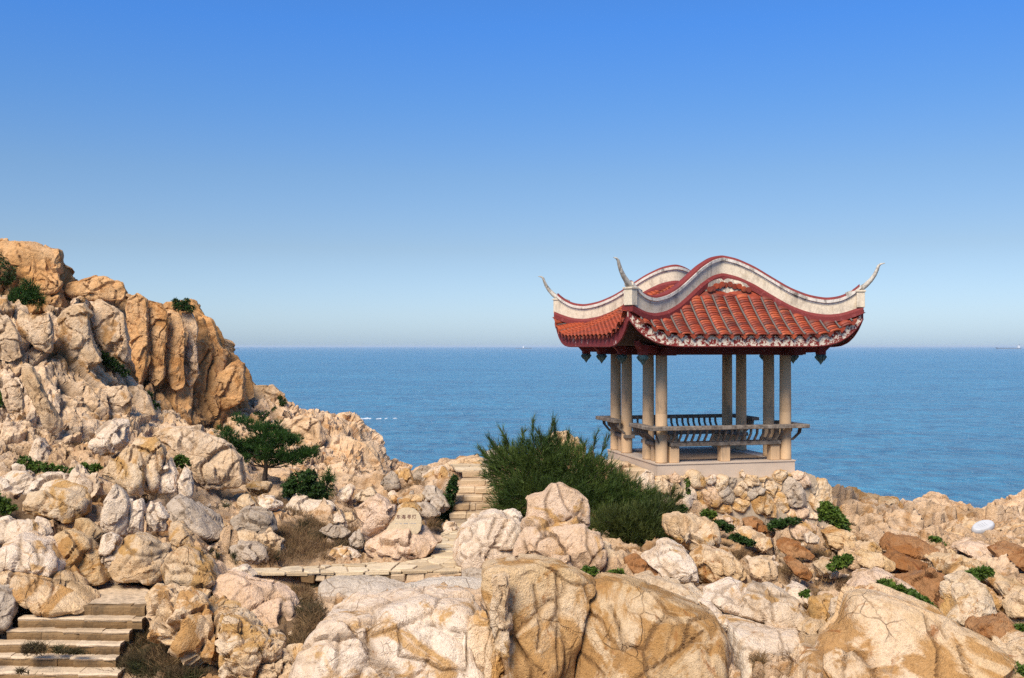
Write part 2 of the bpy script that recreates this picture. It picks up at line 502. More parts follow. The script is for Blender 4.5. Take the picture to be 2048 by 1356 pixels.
M['teal'] = plain('weathered_teal_bud', (0.075, 0.15, 0.15), 0.6, 0.4, 0.4, 30, 0.6)
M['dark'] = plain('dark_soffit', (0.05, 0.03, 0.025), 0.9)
M['tympanum'] = flaked('tympanum_plaster', (0.30, 0.25, 0.20), (0.62, 0.50, 0.36), 0.45, 5)
M['whitepaint'] = plain('white_marble', (0.46, 0.455, 0.45), 0.5, 0.4, 0.05, 5)
M['inkred'] = plain('dark_red_carving', (0.11, 0.016, 0.013), 0.8)
M['inkgrey'] = plain('grey_carving', (0.25, 0.25, 0.27), 0.8)
M['ship'] = plain('ship_hull', (0.10, 0.12, 0.15), 0.7)
M['shipwhite'] = plain('ship_superstructure', (0.75, 0.72, 0.70), 0.7)

# plants
def leafm(name, a, b, rough=0.6, trans=0.25, scale=3):
    t = NT(name)
    c = t.mix(t.ramp(t.noise(scale, 4), [(0.35, 0.0), (0.65, 1.0)]), a, b)
    c = t.mix(1.0, c, t.ramp(t.attr('blk'), [(0.0, 0.62), (1.0, 1.3)]), 'MULTIPLY')
    t.done(c, rough, None, 0.25)
    tr = t.n('ShaderNodeBsdfTranslucent')
    t.put(tr.inputs[0], c)
    ms = t.n('ShaderNodeMixShader')
    ms.inputs[0].default_value = trans
    t.t.links.new(t.b.outputs[0], ms.inputs[1]); t.t.links.new(tr.outputs[0], ms.inputs[2])
    t.t.links.new(ms.outputs[0], t.out.inputs[0])
    return t.m
M['needle'] = leafm('shrub_needles', (0.034, 0.064, 0.011), (0.08, 0.112, 0.019), 0.6, 0.25, 1.6)
M['olive'] = leafm('olive_needles', (0.040, 0.060, 0.012), (0.085, 0.095, 0.020))
M['pine'] = leafm('pine_needles', (0.022, 0.058, 0.009), (0.045, 0.10, 0.014))
M['leaf'] = leafm('glossy_leaves', (0.048, 0.095, 0.012), (0.11, 0.16, 0.022), 0.5)
M['darkleaf'] = leafm('dark_leaves', (0.021, 0.05, 0.009), (0.042, 0.08, 0.014), 0.5)
M['drygrass'] = leafm('dry_grass_blades', (0.16, 0.085, 0.04), (0.26, 0.165, 0.075), 0.8)
M['weed'] = leafm('weed_blades', (0.05, 0.06, 0.02), (0.13, 0.08, 0.042), 0.8)
M['bark'] = plain('bark', (0.07, 0.05, 0.038), 0.9, 0.2, 0.3, 14, 0.6)

# ------------------------------------------------------------------ sea
def build_sea():
    t = NT('sea_water')
    # wind ripples: crests mostly across the view
    w1 = t.noise(0.16, 4, 0.6, 0.3, t.pos((0.5, 1.0, 1)))
    w2 = t.noise(0.55, 6, 0.62, 0.2, t.pos((0.5, 1.0, 1)))
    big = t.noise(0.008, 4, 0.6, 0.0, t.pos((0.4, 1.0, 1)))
    h = t.math('ADD', t.math('MULTIPLY', w1, 1.0), t.math('MULTIPLY', w2, 0.55))
    w0 = t.noise(0.045, 4, 0.6, 0.4, t.pos((0.35, 1.0, 1)))
    h = t.math('ADD', h, t.math('MULTIPLY', w0, 2.6))
    nrm = t.bump(h, 1.0, 4.2)
    # light and dark of ripples and wind patches, painted into the water colour
    ripple_shade = t.math('ADD', t.math('MULTIPLY', t.noise(0.34, 4, 0.62, 0.4, t.pos((0.8, 0.5, 1))), 0.6), t.math('MULTIPLY', t.noise(0.06, 5, 0.65, 0.3, t.pos((0.6, 0.8, 1))), 0.4))
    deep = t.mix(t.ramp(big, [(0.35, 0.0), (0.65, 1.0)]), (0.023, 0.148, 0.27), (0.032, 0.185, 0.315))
    deep = t.mix(1.0, deep, t.ramp(ripple_shade, [(0.40, (0.50, 0.60, 0.70)), (0.5, (0.98, 1, 1)), (0.60, (1.45, 1.35, 1.25))]), 'MULTIPLY')
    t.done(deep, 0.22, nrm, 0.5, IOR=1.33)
    ys = np.concatenate([[-3000, 20], np.geomspace(40, 45000, 40)])
    xs = np.array([-45000, -15000, -4000, -1200, -400, -120, 0, 120, 400, 1200, 4000, 15000, 45000.0])
    X, Y = np.meshgrid(xs, ys)
    V = np.stack([X.ravel(), Y.ravel(), np.zeros(X.size)], 1)
    nx, ny = len(xs), len(ys)
    I = np.arange(nx * ny).reshape(ny, nx)
    F = np.stack([I[:-1, :-1].ravel(), I[:-1, 1:].ravel(), I[1:, 1:].ravel(), I[1:, :-1].ravel()], 1)
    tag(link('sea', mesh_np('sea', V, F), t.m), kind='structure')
build_sea()

# ------------------------------------------------------------------ ground height
GP = [  # (column, row, distance) read off the photograph
    (0,1356,16.7),(120,1350,16.8),(300,1350,16.7),(-200,1300,17.2),(230,1200,18.4),(140,1185,18.9),(290,1185,18.9),
    (60,1110,20.3),(60,1000,23),(0,900,26),(200,900,27),(330,900,28),(-300,1000,23),(-300,850,29),
    (380,1120,20.2),(450,1270,17.6),(450,1140,20.2),(600,1330,16.6),
    (520,1140,20.7),(730,1140,20.7),(820,1125,21.2),(930,1110,21.9),(930,1050,25.7),(560,1060,24.6),(650,1060,25.1),
    (560,985,29),(690,990,30),(800,965,31),(860,935,32),(950,925,31.5),(950,950,28.4),(1100,935,27),(1190,925,27.6),
    (1290,1020,25.2),(1400,1050,25.3),(1480,1064,25.4),(1560,1064,25.6),(1650,1062,25.9),(1480,1090,23.6),(1380,1075,23.6),(1700,1060,25.5),(1800,1075,26),
    (1740,1020,33),(1850,1025,34),(1950,1035,34),(2060,1020,35),(2200,1010,36),
    (1700,1150,20.6),(1900,1150,21),(2048,1200,19.5),(2200,1200,20),(1450,1170,19.6),(1250,1150,19.2),(1500,1260,17),
    (1560,1340,15.4),(1700,1356,15.1),(2048,1356,15),(2200,1356,15),(1300,1400,14.6),(1000,1400,15),(1000,1200,18.2),(700,1200,18.9),(800,1330,16.2),
]
GW = [  # world points out of the frame: (x, y, z relative to the eye)
    (0,8,-5.2),(-8,9,-5.8),(8,9,-5.2),(0,2,-4.5),(-6,2,-4.8),(6,2,-4.6),(14,6,-4.8),(-14,8,-4.5),
    (5,31,-3.6),(8,31,-3.8),(2,31,-3.5),(-2,34,-4.2),(3,40,-9),(10,39,-9),(18,42,-11),(26,42,-11),(-4,42,-9),(-8,50,-16),(4,52,-25),(16,54,-25),(30,54,-25),(-10,60,-25),(34,30,-6),(30,14,-5),
    (-16,38,-5),(-24,38,-4),(-24,60,-20),(-40,60,-20),(-30,20,-3),(-26,10,-4),
]
_gp = np.array([(*P(*g)[:2], P(*g)[2] - CAMZ) for g in GP] + GW)
def _tps_fit(xy, z, reg=0.02):
    n = len(xy)
    d = np.linalg.norm(xy[:, None] - xy[None], axis=2) + 1e-9
    K = d * d * np.log(d) + reg * np.eye(n) * 10
    Pm = np.concatenate([np.ones((n, 1)), xy], 1)
    A = np.zeros((n + 3, n + 3))
    A[:n, :n] = K; A[:n, n:] = Pm; A[n:, :n] = Pm.T
    return np.linalg.solve(A, np.concatenate([z, np.zeros(3)]))
_tw = _tps_fit(_gp[:, :2], _gp[:, 2])

# level strips: stairs and paths are cut into the ground (points along, half width, depth below)
STAIR_TOP = np.array([(190-CX)/FPX*18.15, 18.15, -4.62])
STRIPS = [
    ([P(480,1138,20.9), P(640,1135,20.75), P(820,1130,21.0), P(935,1122,21.4)], 0.55, 0.10),
    ([P(600,1180,20.0), P(700,1178,20.0), P(960,1176,19.7)], 0.45, 0.06),
    ([P(935,1122,21.4), P(935,1085,23.6), P(945,1050,26.2)], 0.62, 0.10),
    ([P(948,1046,26.6), P(948,960,28.2)], 0.75, 0.5),
    ([P(945,955,28.6), P(948,940,30.0)], 0.7, 0.10),
    ([P(210,1205,18.5), P(250,1180,19.2)], 0.75, 0.05),
    ([P(120,1350,16.7), P(190,1225,18.1)], 1.25, 0.25),
]
def ground_z(x, y):
    """smooth ground height and how much relief it may carry"""
    xy = np.stack([x, y], 1)
    z = np.zeros(len(x))
    for i in range(0, len(x), 40000):
        q = xy[i:i+40000]
        d = np.linalg.norm(q[:, None] - _gp[None, :, :2], axis=2) + 1e-9
        z[i:i+40000] = (d * d * np.log(d)) @ _tw[:len(_gp)] + _tw[len(_gp)] + q @ _tw[len(_gp)+1:]
    z = np.maximum(z, -25.5)
    calm = np.zeros(len(x))
    for pts, hw, dep in STRIPS:
        for a, b in zip(pts[:-1], pts[1:]):
            ab = b[:2] - a[:2]
            t = np.clip(((xy - a[:2]) @ ab) / (ab @ ab), 0, 1)
            dist = np.linalg.norm(xy - (a[:2] + t[:, None] * ab), axis=1)
            k = 1 - sstep(hw, hw + 0.35, dist)
            zz = a[2] + t * (b[2] - a[2]) - CAMZ - dep
            z = z * (1 - k) + zz * k
            calm = np.maximum(calm, k)
    # the pavilion's own ground, under platform and rubble footing
    u = (x - PAV[0]) * math.cos(PROT) + (y - PAV[1]) * math.sin(PROT)
    v = -(x - PAV[0]) * math.sin(PROT) + (y - PAV[1]) * math.cos(PROT)
    k = 1 - sstep(1.7, 2.2, np.maximum(np.abs(u), np.abs(v)))
    z = z * (1 - k) + np.minimum(z, -3.6) * k
    calm = np.maximum(calm, k)
    return z + CAMZ, calm

PROT = R(13.7)
PAV = np.array((5.12, 28.555, CAMZ - 3.0))      # middle of the pavilion floor
SOIL = [(590,1010,0.8),(640,1060,1.1),(590,1100,1.0),(690,1100,0.7),(560,1070,0.7),(520,1120,0.6),(620,1180,0.5),(610,1240,0.6),(600,1300,0.7),
        (290,1290,0.7),(330,1330,0.6),(60,1215,0.5),(1450,1090,0.35),(1480,1130,0.35),(1560,1130,0.4),(1640,1180,0.3),(1500,1060,0.6),(1600,1060,0.5),(860,1040,0.6),(890,1000,0.6),(880,1060,0.5),(1280,1110,0.5),(820,980,0.5),(20,1010,0.6),(1430,1170,0.4)]

def coarse_ground():
    xs = np.linspace(-34, 34, 190); ys = np.linspace(4, 56, 180)
    X, Y = np.meshgrid(xs, ys)
    z, _ = ground_z(X.ravel(), Y.ravel())
    V = np.stack([X.ravel(), Y.ravel(), z], 1)
    I = np.arange(X.size).reshape(X.shape)
    F = np.stack([I[:-1, :-1].ravel(), I[:-1, 1:].ravel(), I[1:, 1:].ravel(), I[1:, :-1].ravel()], 1)
    return V, F

# ------------------------------------------------------------------ cliffs: lofted between lines read off the photograph
CLIFFS = {
 'A': dict(mat='cliff', lines=[
   [(-260,470,38),(-120,472,38),(0,483,38),(60,484,38),(106,494,38.3),(120,512,38.5),(117,552,38.6),(134,567,38.6),(180,558,38.8),(230,562,39),(300,582,39.5),(345,600,40),(386,607,40.5),(410,641,41),(426,656,41),(440,690,41.5),(470,716,42),(489,745,42),(493,768,42.3)],
   [(-260,540,36.4),(-120,545,36.5),(0,560,36.6),(60,570,36.8),(106,590,37),(125,600,37.3),(135,615,37.5),(150,630,37.6),(190,620,38),(235,625,38.2),(300,640,38.8),(345,650,39.3),(386,665,39.8),(410,690,40.2),(426,710,40.4),(440,740,40.8),(468,760,41.2),(486,785,41.4),(492,800,41.8)],
   [(-260,780,35),(-120,780,35),(0,780,35.3),(60,790,35.5),(106,800,35.6),(130,810,35.8),(150,815,36),(180,825,36.2),(230,835,36.4),(270,845,36.6),(320,855,37),(350,860,37.4),(390,860,38),(410,860,38.4),(426,860,38.8),(440,860,39.2),(465,855,40),(485,850,40.6),(496,845,41)]],
   cell=(0.9,1.2,4.6), rot=(0.06,-0.05,0.5), amp=0.07, pillow=0.01, crack=0.07, rough=0.03, facet=0.16, seed=3, n=(430,300)),
 'B': dict(mat='slope', lines=[
   [(-260,585,31),(-120,592,31),(0,606,31),(40,625,31),(75,642,31),(110,617,31.8),(150,592,32.5),(167,602,33),(177,650,33.3),(185,690,33.4),(215,730,33.6),(245,762,33.8),(280,792,34),(300,828,34),(340,832,33.6),(400,856,33),(440,870,32),(468,892,31.4),(484,930,31),(489,965,30.6)],
   [(-260,760,28.5),(-120,765,28.5),(0,770,28.6),(40,775,28.8),(75,780,29),(110,780,29.3),(150,785,29.8),(170,790,30),(185,800,30.2),(205,815,30.4),(225,830,30.6),(250,845,30.8),(280,860,30.8),(305,875,30.6),(345,885,30.4),(400,905,30),(438,920,29.6),(466,938,29.4),(483,960,29.4),(490,985,29.6)],
   [(-260,980,23.6),(-120,985,23.6),(0,985,23.8),(40,985,24.2),(75,990,24.4),(110,990,24.6),(150,1000,24.8),(170,1005,25),(190,1010,25.2),(215,1020,25.3),(245,1035,25.3),(270,1045,25.2),(300,1055,25.2),(330,1060,25.2),(365,1060,25.4),(405,1050,26),(440,1035,26.8),(468,1025,27.4),(488,1020,27.8),(500,1015,28)]],
   cell=(0.42,0.62,2.6), rot=(0.2,0.36,0.3), amp=0.09, pillow=0.04, crack=0.10, rough=0.04, facet=0.22, seed=17, n=(440,360)),
 'C': dict(mat='ridge', lines=[
   [(470,772,44),(500,768,44),(545,771,44.5),(570,791,45),(590,812,45),(648,816,46),(668,832,46),(690,826,46),(711,833,46.5),(722,852,47),(745,880,47),(760,910,47.5),(778,932,48),(815,948,48)],
   [(460,815,41),(490,815,41),(530,825,41),(560,845,40.5),(590,865,40),(640,875,40),(670,885,40),(700,890,40),(720,895,40),(735,905,40.5),(750,920,41),(765,935,42),(785,950,43),(815,960,44)],
   [(440,870,36.5),(475,900,35),(510,940,33),(540,985,31),(580,1005,30),(620,1015,29.5),(650,1015,29.7),(680,1010,30),(705,1000,31),(730,995,32),(755,990,33),(780,985,34),(800,980,35.5),(820,975,37)]],
   cell=(0.5,0.6,2.0), rot=(0.1,0.3,0.2), amp=0.10, pillow=0.03, crack=0.10, rough=0.05, facet=0.25, seed=29, n=(330,300)),
}
def resample(line, n):
    L = np.array(line, float)
    s = np.concatenate([[0], np.cumsum(np.linalg.norm(np.diff(L[:, :2], axis=0), axis=1))])
    q = np.linspace(0, s[-1], n)
    return np.stack([np.interp(q, s, L[:, k]) for k in range(3)], 1)
def loft(c, nx, ny):
    rows = [resample(l, nx) for l in c['lines']]
    pts = [np.stack([P(*r) for r in row]) for row in rows]
    top = pts[0]
    back = [top + np.array((0.15, 7.0, -6.0)), top + np.array((0.1, 2.2, -0.7)), top + np.array((0.05, 0.7, -0.12))]
    keys = back + pts
    ts = np.array([-0.42, -0.22, -0.09, 0.0, 0.30, 1.0])
    K = np.stack(keys)                       # (k, nx, 3)
    tt = np.concatenate([np.linspace(-0.42, -0.09, 14, endpoint=False), np.linspace(-0.09, 1.06, ny - 14)])
    V = np.zeros((ny, nx, 3))
    for j, t in enumerate(tt):
        if t > 1: V[j] = K[5] + (K[5] - K[4]) * (t - 1) / 0.7 + np.array((0, 0, -0.9)) * (t - 1) / 0.06
        else:
            i = int(np.clip(np.searchsorted(ts, t) - 1, 0, 4))
            w = (t - ts[i]) / (ts[i+1] - ts[i])
            V[j] = K[i] * (1 - w) + K[i+1] * w
    for _ in range(3):                       # round the profile where the lines meet
        V[1:-1] = 0.25 * V[:-2] + 0.5 * V[1:-1] + 0.25 * V[2:]
    I = np.arange(nx * ny).reshape(ny, nx)
    F = np.stack([I[:-1, :-1].ravel(), I[1:, :-1].ravel(), I[1:, 1:].ravel(), I[:-1, 1:].ravel()], 1)
    return V.reshape(-1, 3), F

_cv, _cf = coarse_ground()
_bv, _bf = [_cv], [_cf]
for c in CLIFFS.values():
    v, f = loft(c, 60, 70)
    _bf.append(f + sum(len(a) for a in _bv)); _bv.append(v)
BVH = BVHTree.FromPolygons([tuple(v) for v in np.concatenate(_bv)], [tuple(int(i) for i in f) for f in np.concatenate(_bf)])
EYE = Vector((0, 0, CAMZ))
def hit(px, py, default=22.0):
    """distance along the view axis to the smooth terrain seen at a point of the photograph"""
    d = Vector(((px - CX) / FPX, 1.0, -(py - HZ) / FPX))
    h = BVH.ray_cast(EYE, d.normalized(), 200)
    return h[0].y if h[0] is not None else default
def drop(x, y, default=None):
    h = BVH.ray_cast(Vector((x, y, 60)), Vector((0, 0, -1)), 200)
    return h[0].z if h[0] is not None else (default if default is not None else CAMZ - 5)

def build_ground():
    na, nd = 560, 430
    a = np.linspace(-0.80, 0.80, na)
    d = np.concatenate([np.linspace(1.5, 12, 24, endpoint=False), np.geomspace(12, 40, nd - 54), np.linspace(40.5, 62, 30)])
    A, D = np.meshgrid(a, d)
    x, y = (A * D).ravel(), D.ravel()
    z, calm = ground_z(x, y)
    V = np.stack([x, y, z], 1)
    I = np.arange(na * nd).reshape(nd, na)
    F = np.stack([I[:-1, :-1].ravel(), I[:-1, 1:].ravel(), I[1:, 1:].ravel(), I[1:, :-1].ravel()], 1)
    N = normals_of(V, F)
    dd, cm, blk = rock_relief(V, (1.0, 0.85, 0.75), (0.35, 0.6, 0.5), 0.17, 0.02, 0.12, 0.06, 0.035, 71, 0.85, 0.2, 0.42)
    soil = np.zeros(len(V))
    for px, py, r in SOIL:
        D0 = hit(px, py)
        c = P(px, py, D0)
        wob = 1 + 0.45 * fbm(V * 1.3, 91, 3)
        soil = np.maximum(soil, 1 - sstep(0.45, 1.0, np.hypot(V[:, 0] - c[0], (V[:, 1] - c[1])) / (r * wob)))
    k = (1 - calm) * (1 - 0.75 * soil)
    V = V + N * ((dd - 0.08) * k)[:, None]
    V[:, 2] += soil * 0.05 * fbm(V * 5, 93, 3)
    # gravel spots where relief lies low
    soil = np.clip(soil * 1.2 + 0.5 * sstep(0.35, 0.7, cm) * sstep(-0.1, 0.4, fbm(V * 0.7, 95, 2)), 0, 1) * (1 - 0.6 * calm)
    me = mesh_np('ground', V, F, True, {'crack': cm * k * 0.8, 'blk': blk, 'dirt': soil})
    me.set_sharp_from_angle(angle=0.6)
    tag(link('ground', me, M['ground']), kind='structure')
build_ground()

for key, c in CLIFFS.items():
    V, F = loft(c, *c['n'])
    N = normals_of(V, F)
    dd, cm, blk = rock_relief(V, c['cell'], c['rot'], c['amp'], c['pillow'], c['crack'], 0.06, c['rough'], c['seed'], 0.6, 0.25, c['facet'])
    # big buttresses and hollows first
    big = fbm(V * np.array((0.35, 0.35, 0.16)), c['seed'] + 3, 3)
    V = V + N * (dd + 0.42 * big - 0.15)[:, None]
    # splintered ribs
    V += N * (0.10 * (0.5 - np.abs(fbm(V * np.array((2.2, 2.2, 0.5)), c['seed'] + 9, 3))))[:, None]
    V += N * (0.035 * fbm(V * np.array((7, 7, 4.0)), c['seed'] + 12, 3))[:, None]
    me = mesh_np('cliff', V, F, True, {'crack': cm, 'blk': blk, 'dirt': cm * 0})
    me.set_sharp_from_angle(angle=0.6)
    o = link('cliff', me, M[c['mat']])
    tag(o, kind='structure')

# ------------------------------------------------------------------ pavilion
HL = 1.95                      # half side of the platform
EV, GV = 3.18, 1.5             # half side of the eaves; how far out the gable peaks stand
TOP_S = [0, .12, .25, .375, .5, .625, .75, .85, .93, 1.0, 1.04, 1.07]
TOP_Z = [5.37, 5.28, 5.06, 4.77, 4.49, 4.30, 4.21, 4.26, 4.41, 4.63, 4.83, 5.03]
HIP_S = [0, .12, .25, .375, .5, .625, .75, .85, .95, 1.0]
HIP_Z = [4.82, 4.73, 4.51, 4.22, 3.95, 3.77, 3.70, 3.73, 3.85, 3.93]
def smooth_table(xs, zs):
    g = np.linspace(xs[0], xs[-1], 400)
    z = np.interp(g, xs, zs)
    k = np.exp(-np.linspace(-2, 2, 31)**2); k /= k.sum()
    z = np.convolve(np.pad(z, 15, mode='reflect', reflect_type='odd'), k, 'valid')
    return lambda s: np.interp(s, g, z)
_top1 = smooth_table([-b for b in TOP_S[:0:-1]] + TOP_S, TOP_Z[:0:-1] + TOP_Z)
top_z = lambda s: _top1(np.abs(s))
_hip1 = smooth_table([-b for b in HIP_S[:0:-1]] + HIP_S, HIP_Z[:0:-1] + HIP_Z)
hip_z = lambda s: _hip1(np.abs(s))
_e = smooth_table([0, .5, .62, .74, .84, .92, 1.0], [3.27, 3.27, 3.29, 3.37, 3.50, 3.67, 3.88])
eave_z = lambda a: _e(np.abs(np.asarray(a)) / EV)
_fb = smooth_table([0, .56, .68, .78, .87, .94, 1.0], [3.0, 3.0, 3.03, 3.11, 3.26, 3.46, 3.72])
fasc_z = lambda a: _fb(np.abs(np.asarray(a)) / EV)

def hipface(u, t, clip=True):       # front face in its own frame: v is the outward axis (negative)
    s = abs(u) / EV
    vh = -(GV + s * (EV - GV))
    v = -EV + t * (EV + vh)
    z0, z1 = float(eave_z(u)), float(hip_z(s))
    return np.array((u, v, z0 + (z1 - z0) * (0.72 * t + 0.28 * t * t)))
def sideface(v, t):                 # left face: u from -EV inward
    if abs(v) > GV:
        s = (abs(v) - GV) / (EV - GV); uh = s * EV; z1 = float(hip_z(s))
    else:
        uh = 0.0; z1 = float(hip_z(0))
    z0 = float(eave_z(v))
    return np.array((-EV + t * (EV - uh), v, z0 + (z1 - z0) * (0.72 * t + 0.28 * t * t)))

TW = 0.335
def tile_np(w=0.275, l=0.125, h=0.056, n=6, th=0.026):
    """one barrel tile: arch across x, length along -y (downhill), nose at y = -l"""
    vs, fs = [], []
    for k in range(n + 1):
        a = math.pi * k / n
        x, z = -w / 2 * math.cos(a), h * math.sin(a)**0.8
        vs += [(x, 0.03, z), (x, -l, z), (x, -l, z - th if 0 < k < n else z - th * 0.6)]
    for k in range(n):
        b = 3 * k
        fs += [(b, b+1, b+4, b+3), (b+1, b+2, b+5, b+4)]
    return np.array(vs), fs
def frame_along(fn, a, t, mirror=False):
    """position and axes (across, uphill, out) on a roof face"""
    p = fn(a, t)
    q = fn(a, t + 0.01) if t < 0.98 else p + (p - fn(a, t - 0.01))
    up = q - p; up /= np.linalg.norm(up)
    r = fn(a + 0.05, t) - fn(a - 0.05, t); r /= np.linalg.norm(r)
    n = np.cross(r, up)
    if n[2] < 0: r, n = -r, -n
    n /= np.linalg.norm(n)
    r = np.cross(up, n)
    return p, r, up, n
def column_ts(fn, a, step):
    ts = np.linspace(0, 1, 120)
    pts = np.array([fn(a, t) for t in ts])
    s = np.concatenate([[0], np.cumsum(np.linalg.norm(np.diff(pts, axis=0), axis=1))])
    n = int(s[-1] / step)
    return [float(np.interp(k * step + 0.05, s, ts)) for k in range(n + 1) if k * step + 0.05 < s[-1] - 0.02], s[-1]

def sweep(path, prof, closed_ends=True):
    """vertical section PROF (offset sideways, height above the path) carried along a path of (x, y, z)"""
    V, F = [], []
    path = np.array(path, float)
    d = np.gradient(path[:, :2], axis=0)
    d /= np.maximum(np.linalg.norm(d, axis=1, keepdims=True), 1e-6)
    nrm = np.stack([-d[:, 1], d[:, 0]], 1)
    m = len(prof[0]) if isinstance(prof, list) and isinstance(prof[0], list) else len(prof)
    for i, p in enumerate(path):
        pr = prof[i] if isinstance(prof[0], list) else prof
        for o, z in pr:
            V.append((p[0] + nrm[i, 0] * o, p[1] + nrm[i, 1] * o, p[2] + z))
    for i in range(len(path) - 1):
        for k in range(m):
            F.append((i*m+k, i*m+(k+1) % m, (i+1)*m+(k+1) % m, (i+1)*m+k))
    F += [tuple(range(m-1, -1, -1)), tuple(range((len(path)-1)*m, len(path)*m))]
    return V, F

def build_pavilion():
    pav = empty('pavilion', PAV, PROT)
    tag(pav, 'open pavilion with red tiled roof and upswept white ridges on the rocks by the sea', 'pavilion')
    # platform
    b = MB(); b.box(-HL + .02, HL - .02, -HL + .02, HL - .02, -0.62, -0.035)
    b.build('platform', M['platform'], pav)
    b = MB()
    for x0, x1, y0, y1 in ((-HL, HL, -HL, -1.45), (-HL, HL, 1.45, HL), (-HL, -1.45, -1.45, 1.45), (1.45, HL, -1.45, 1.45)):
        b.box(x0, x1, y0, y1, -0.033, 0.0)
    b.build('platform_rim', M['platform'], pav)
    fl = empty('floor', (0, 0, 0), 0, pav)
    nx = 8
    stone_me = []
    for i in range(nx):
        for j in range(5):
            x0 = -1.45 + 2.9 * i / nx; y0 = -1.45 + 2.9 * j / 5
            b = MB(); sh = 0.18 if i % 2 else 0
            b.box(x0 + .008, x0 + 2.9/nx - .008, y0 + .008, y0 + .58 - .008, -0.033, -0.006 + random.uniform(-.004, .004))
            b.build('paving_stone', M['paving'], fl)
    # columns
    cu = HL - 0.2
    spots = [(su * cu, sv * (HL - (0.2 if k == 0 else 1.12))) for su in (-1, 1) for sv in (-1, 1) for k in (0, 1)]
    prof = [(.158, 0), (.158, .04), (.155, .05), (.153, 1.25), (.150, 1.262), (.153, 1.274), (.148, 2.76)]
    cme = None
    for x, y in spots:
        if cme is None:
            b = MB(); b.lathe(prof, 24); c0 = b.build('column', M['column'], pav, smooth=True); cme = c0.data; c0.location = (x, y, 0)
        else:
            link('column', cme, None, pav, (x, y, 0))
    # beams round the top
    for su in (-1, 1):
        b = MB(); b.box(su*cu - .13, su*cu + .13, -2.45, 2.45, 2.76, 2.98); b.build('beam', M['beamred'], pav, bevel=.01)
    for sv in (-1, 1):
        for off in (0.2, 1.12):
            yy = sv * (HL - off)
            b = MB(); b.box(-2.42 if off > 1 else -2.3, 2.42 if off > 1 else 2.3, yy - .11, yy + .11, 2.772, 2.985); b.build('beam', M['beamred'], pav, bevel=.01)
    # bracket arms with hanging buds
    bud = MB()
    bud.lathe([(.0, -.27), (.02, -.24), (.06, -.185), (.105, -.115), (.13, -.05), (.125, -.01), (.10, .0)], 12)
    for k in range(8):
        a = 2*math.pi*k/8
        bud.tube([(.09*math.cos(a), .09*math.sin(a), .0), (.138*math.cos(a), .138*math.sin(a), -.06), (.085*math.cos(a), .085*math.sin(a), -.155)], [.026, .03, .014], 5)
    bme = None
    for su in (-1, 1):
        for sv in (-1, 1):
            for dx, dy, yy in ((.72, .55, HL - .2), (.74, 0, HL - 1.12)):
                c = (su * (cu + dx), sv * (yy + dy))
                a0 = (su * cu, sv * yy)
                b = MB()
                d = Vector((c[0] - a0[0], c[1] - a0[1], 0)); L = d.length; d.normalize(); nn = Vector((-d.y, d.x, 0)) * .075
                z0, z1 = 2.81, 3.02
                ends = [Vector((*a0, 0)) + d * .1, Vector((*a0, 0)) + d * (L + .10)]
                vs = []
                for e, zb in ((ends[0], z0), (ends[1], z0 + .03)):
                    vs += [e - nn + Vector((0, 0, zb)), e + nn + Vector((0, 0, zb)), e + nn + Vector((0, 0, z1)), e - nn + Vector((0, 0, z1))]
                # upswept nose
                e2 = Vector((*a0, 0)) + d * (L + .28)
                vs += [e2 - nn + Vector((0, 0, z1 + .0)), e2 + nn + Vector((0, 0, z1 + .0)), e2 + nn + Vector((0, 0, z1 + .12)), e2 - nn + Vector((0, 0, z1 + .12))]
                b.add(vs, [(0, 3, 2, 1)] + [(i*4+k, i*4+(k+1) % 4, (i+1)*4+(k+1) % 4, (i+1)*4+k) for i in (0, 1) for k in range(4)] + [(8, 9, 10, 11)])
                b.box(c[0] - .10, c[0] + .10, c[1] - .10, c[1] + .10, 2.775, 3.03)
                br = b.build('bracket', M['redpaint'], pav, bevel=.008)
                if bme is None:
                    o = bud.build('lotus_bud', M['teal'], br, (c[0], c[1], 2.775), smooth=True); bme = o.data
                else:
                    link('lotus_bud', bme, None, br, (c[0], c[1], 2.775))
    # benches, front and back: seat, posts, bowed slats, top rail, and the returns along the sides
    for sv in (-1, 1):
        bench = empty('bench', (0, 0, 0), 0, pav)
        def bx(name, mat, x0, x1, y0, y1, z0, z1, bev=.012):
            b = MB(); y0, y1 = (y0, y1) if sv > 0 else (-y1, -y0)
            b.box(x0, x1, y0, y1, z0, z1); return b.build(name, mat, bench, bevel=bev)
        bx('seat', M['bench'], -1.55, 1.55, 1.52, 1.90, .415, .52)
        for x in (-1.42, 0.0, 1.42):
            bx('seat_post', M['column'], x - .13, x + .13, 1.60, 1.84, .0, .413)
        bx('top_rail', M['bench'], -2.22, 2.22, 1.96, 2.20, .855, .955)
        for su in (-1, 1):
            xa, xb = sorted((su * 2.22, su * 1.98))
            bx('side_rail', M['bench'], xa, xb, .62, 1.958, .857, .953)
            xa, xb = sorted((su * 1.58, su * 1.88))
            bx('side_seat', M['bench'], xa, xb, .62, 1.515, .417, .518)
            bx('seat_post', M['column'], su*1.72 - .1, su*1.72 + .1, 1.20, 1.36, .0, .415)
        def slat(fx, along, outward0, outward1, z0=.52, z1=.857):
            """a bowed slat: out from the seat edge, then straight up into the rail"""
            pts = [(outward0, z0), (outward0 + (outward1 - outward0) * .45, z0 + (z1 - z0) * .30), (outward1 - .015, z0 + (z1 - z0) * .62), (outward1, z1)]
            vs = []
            for o, z in pts:
                for do, da in ((-.035, -.022), (.035, -.022), (.035, .022), (-.035, .022)):
                    vs.append(fx(along + da, o + do, z))
            fs = [(0, 3, 2, 1)] + [(i*4+k, i*4+(k+1) % 4, (i+1)*4+(k+1) % 4, (i+1)*4+k) for i in range(3) for k in range(4)] + [(12, 13, 14, 15)]
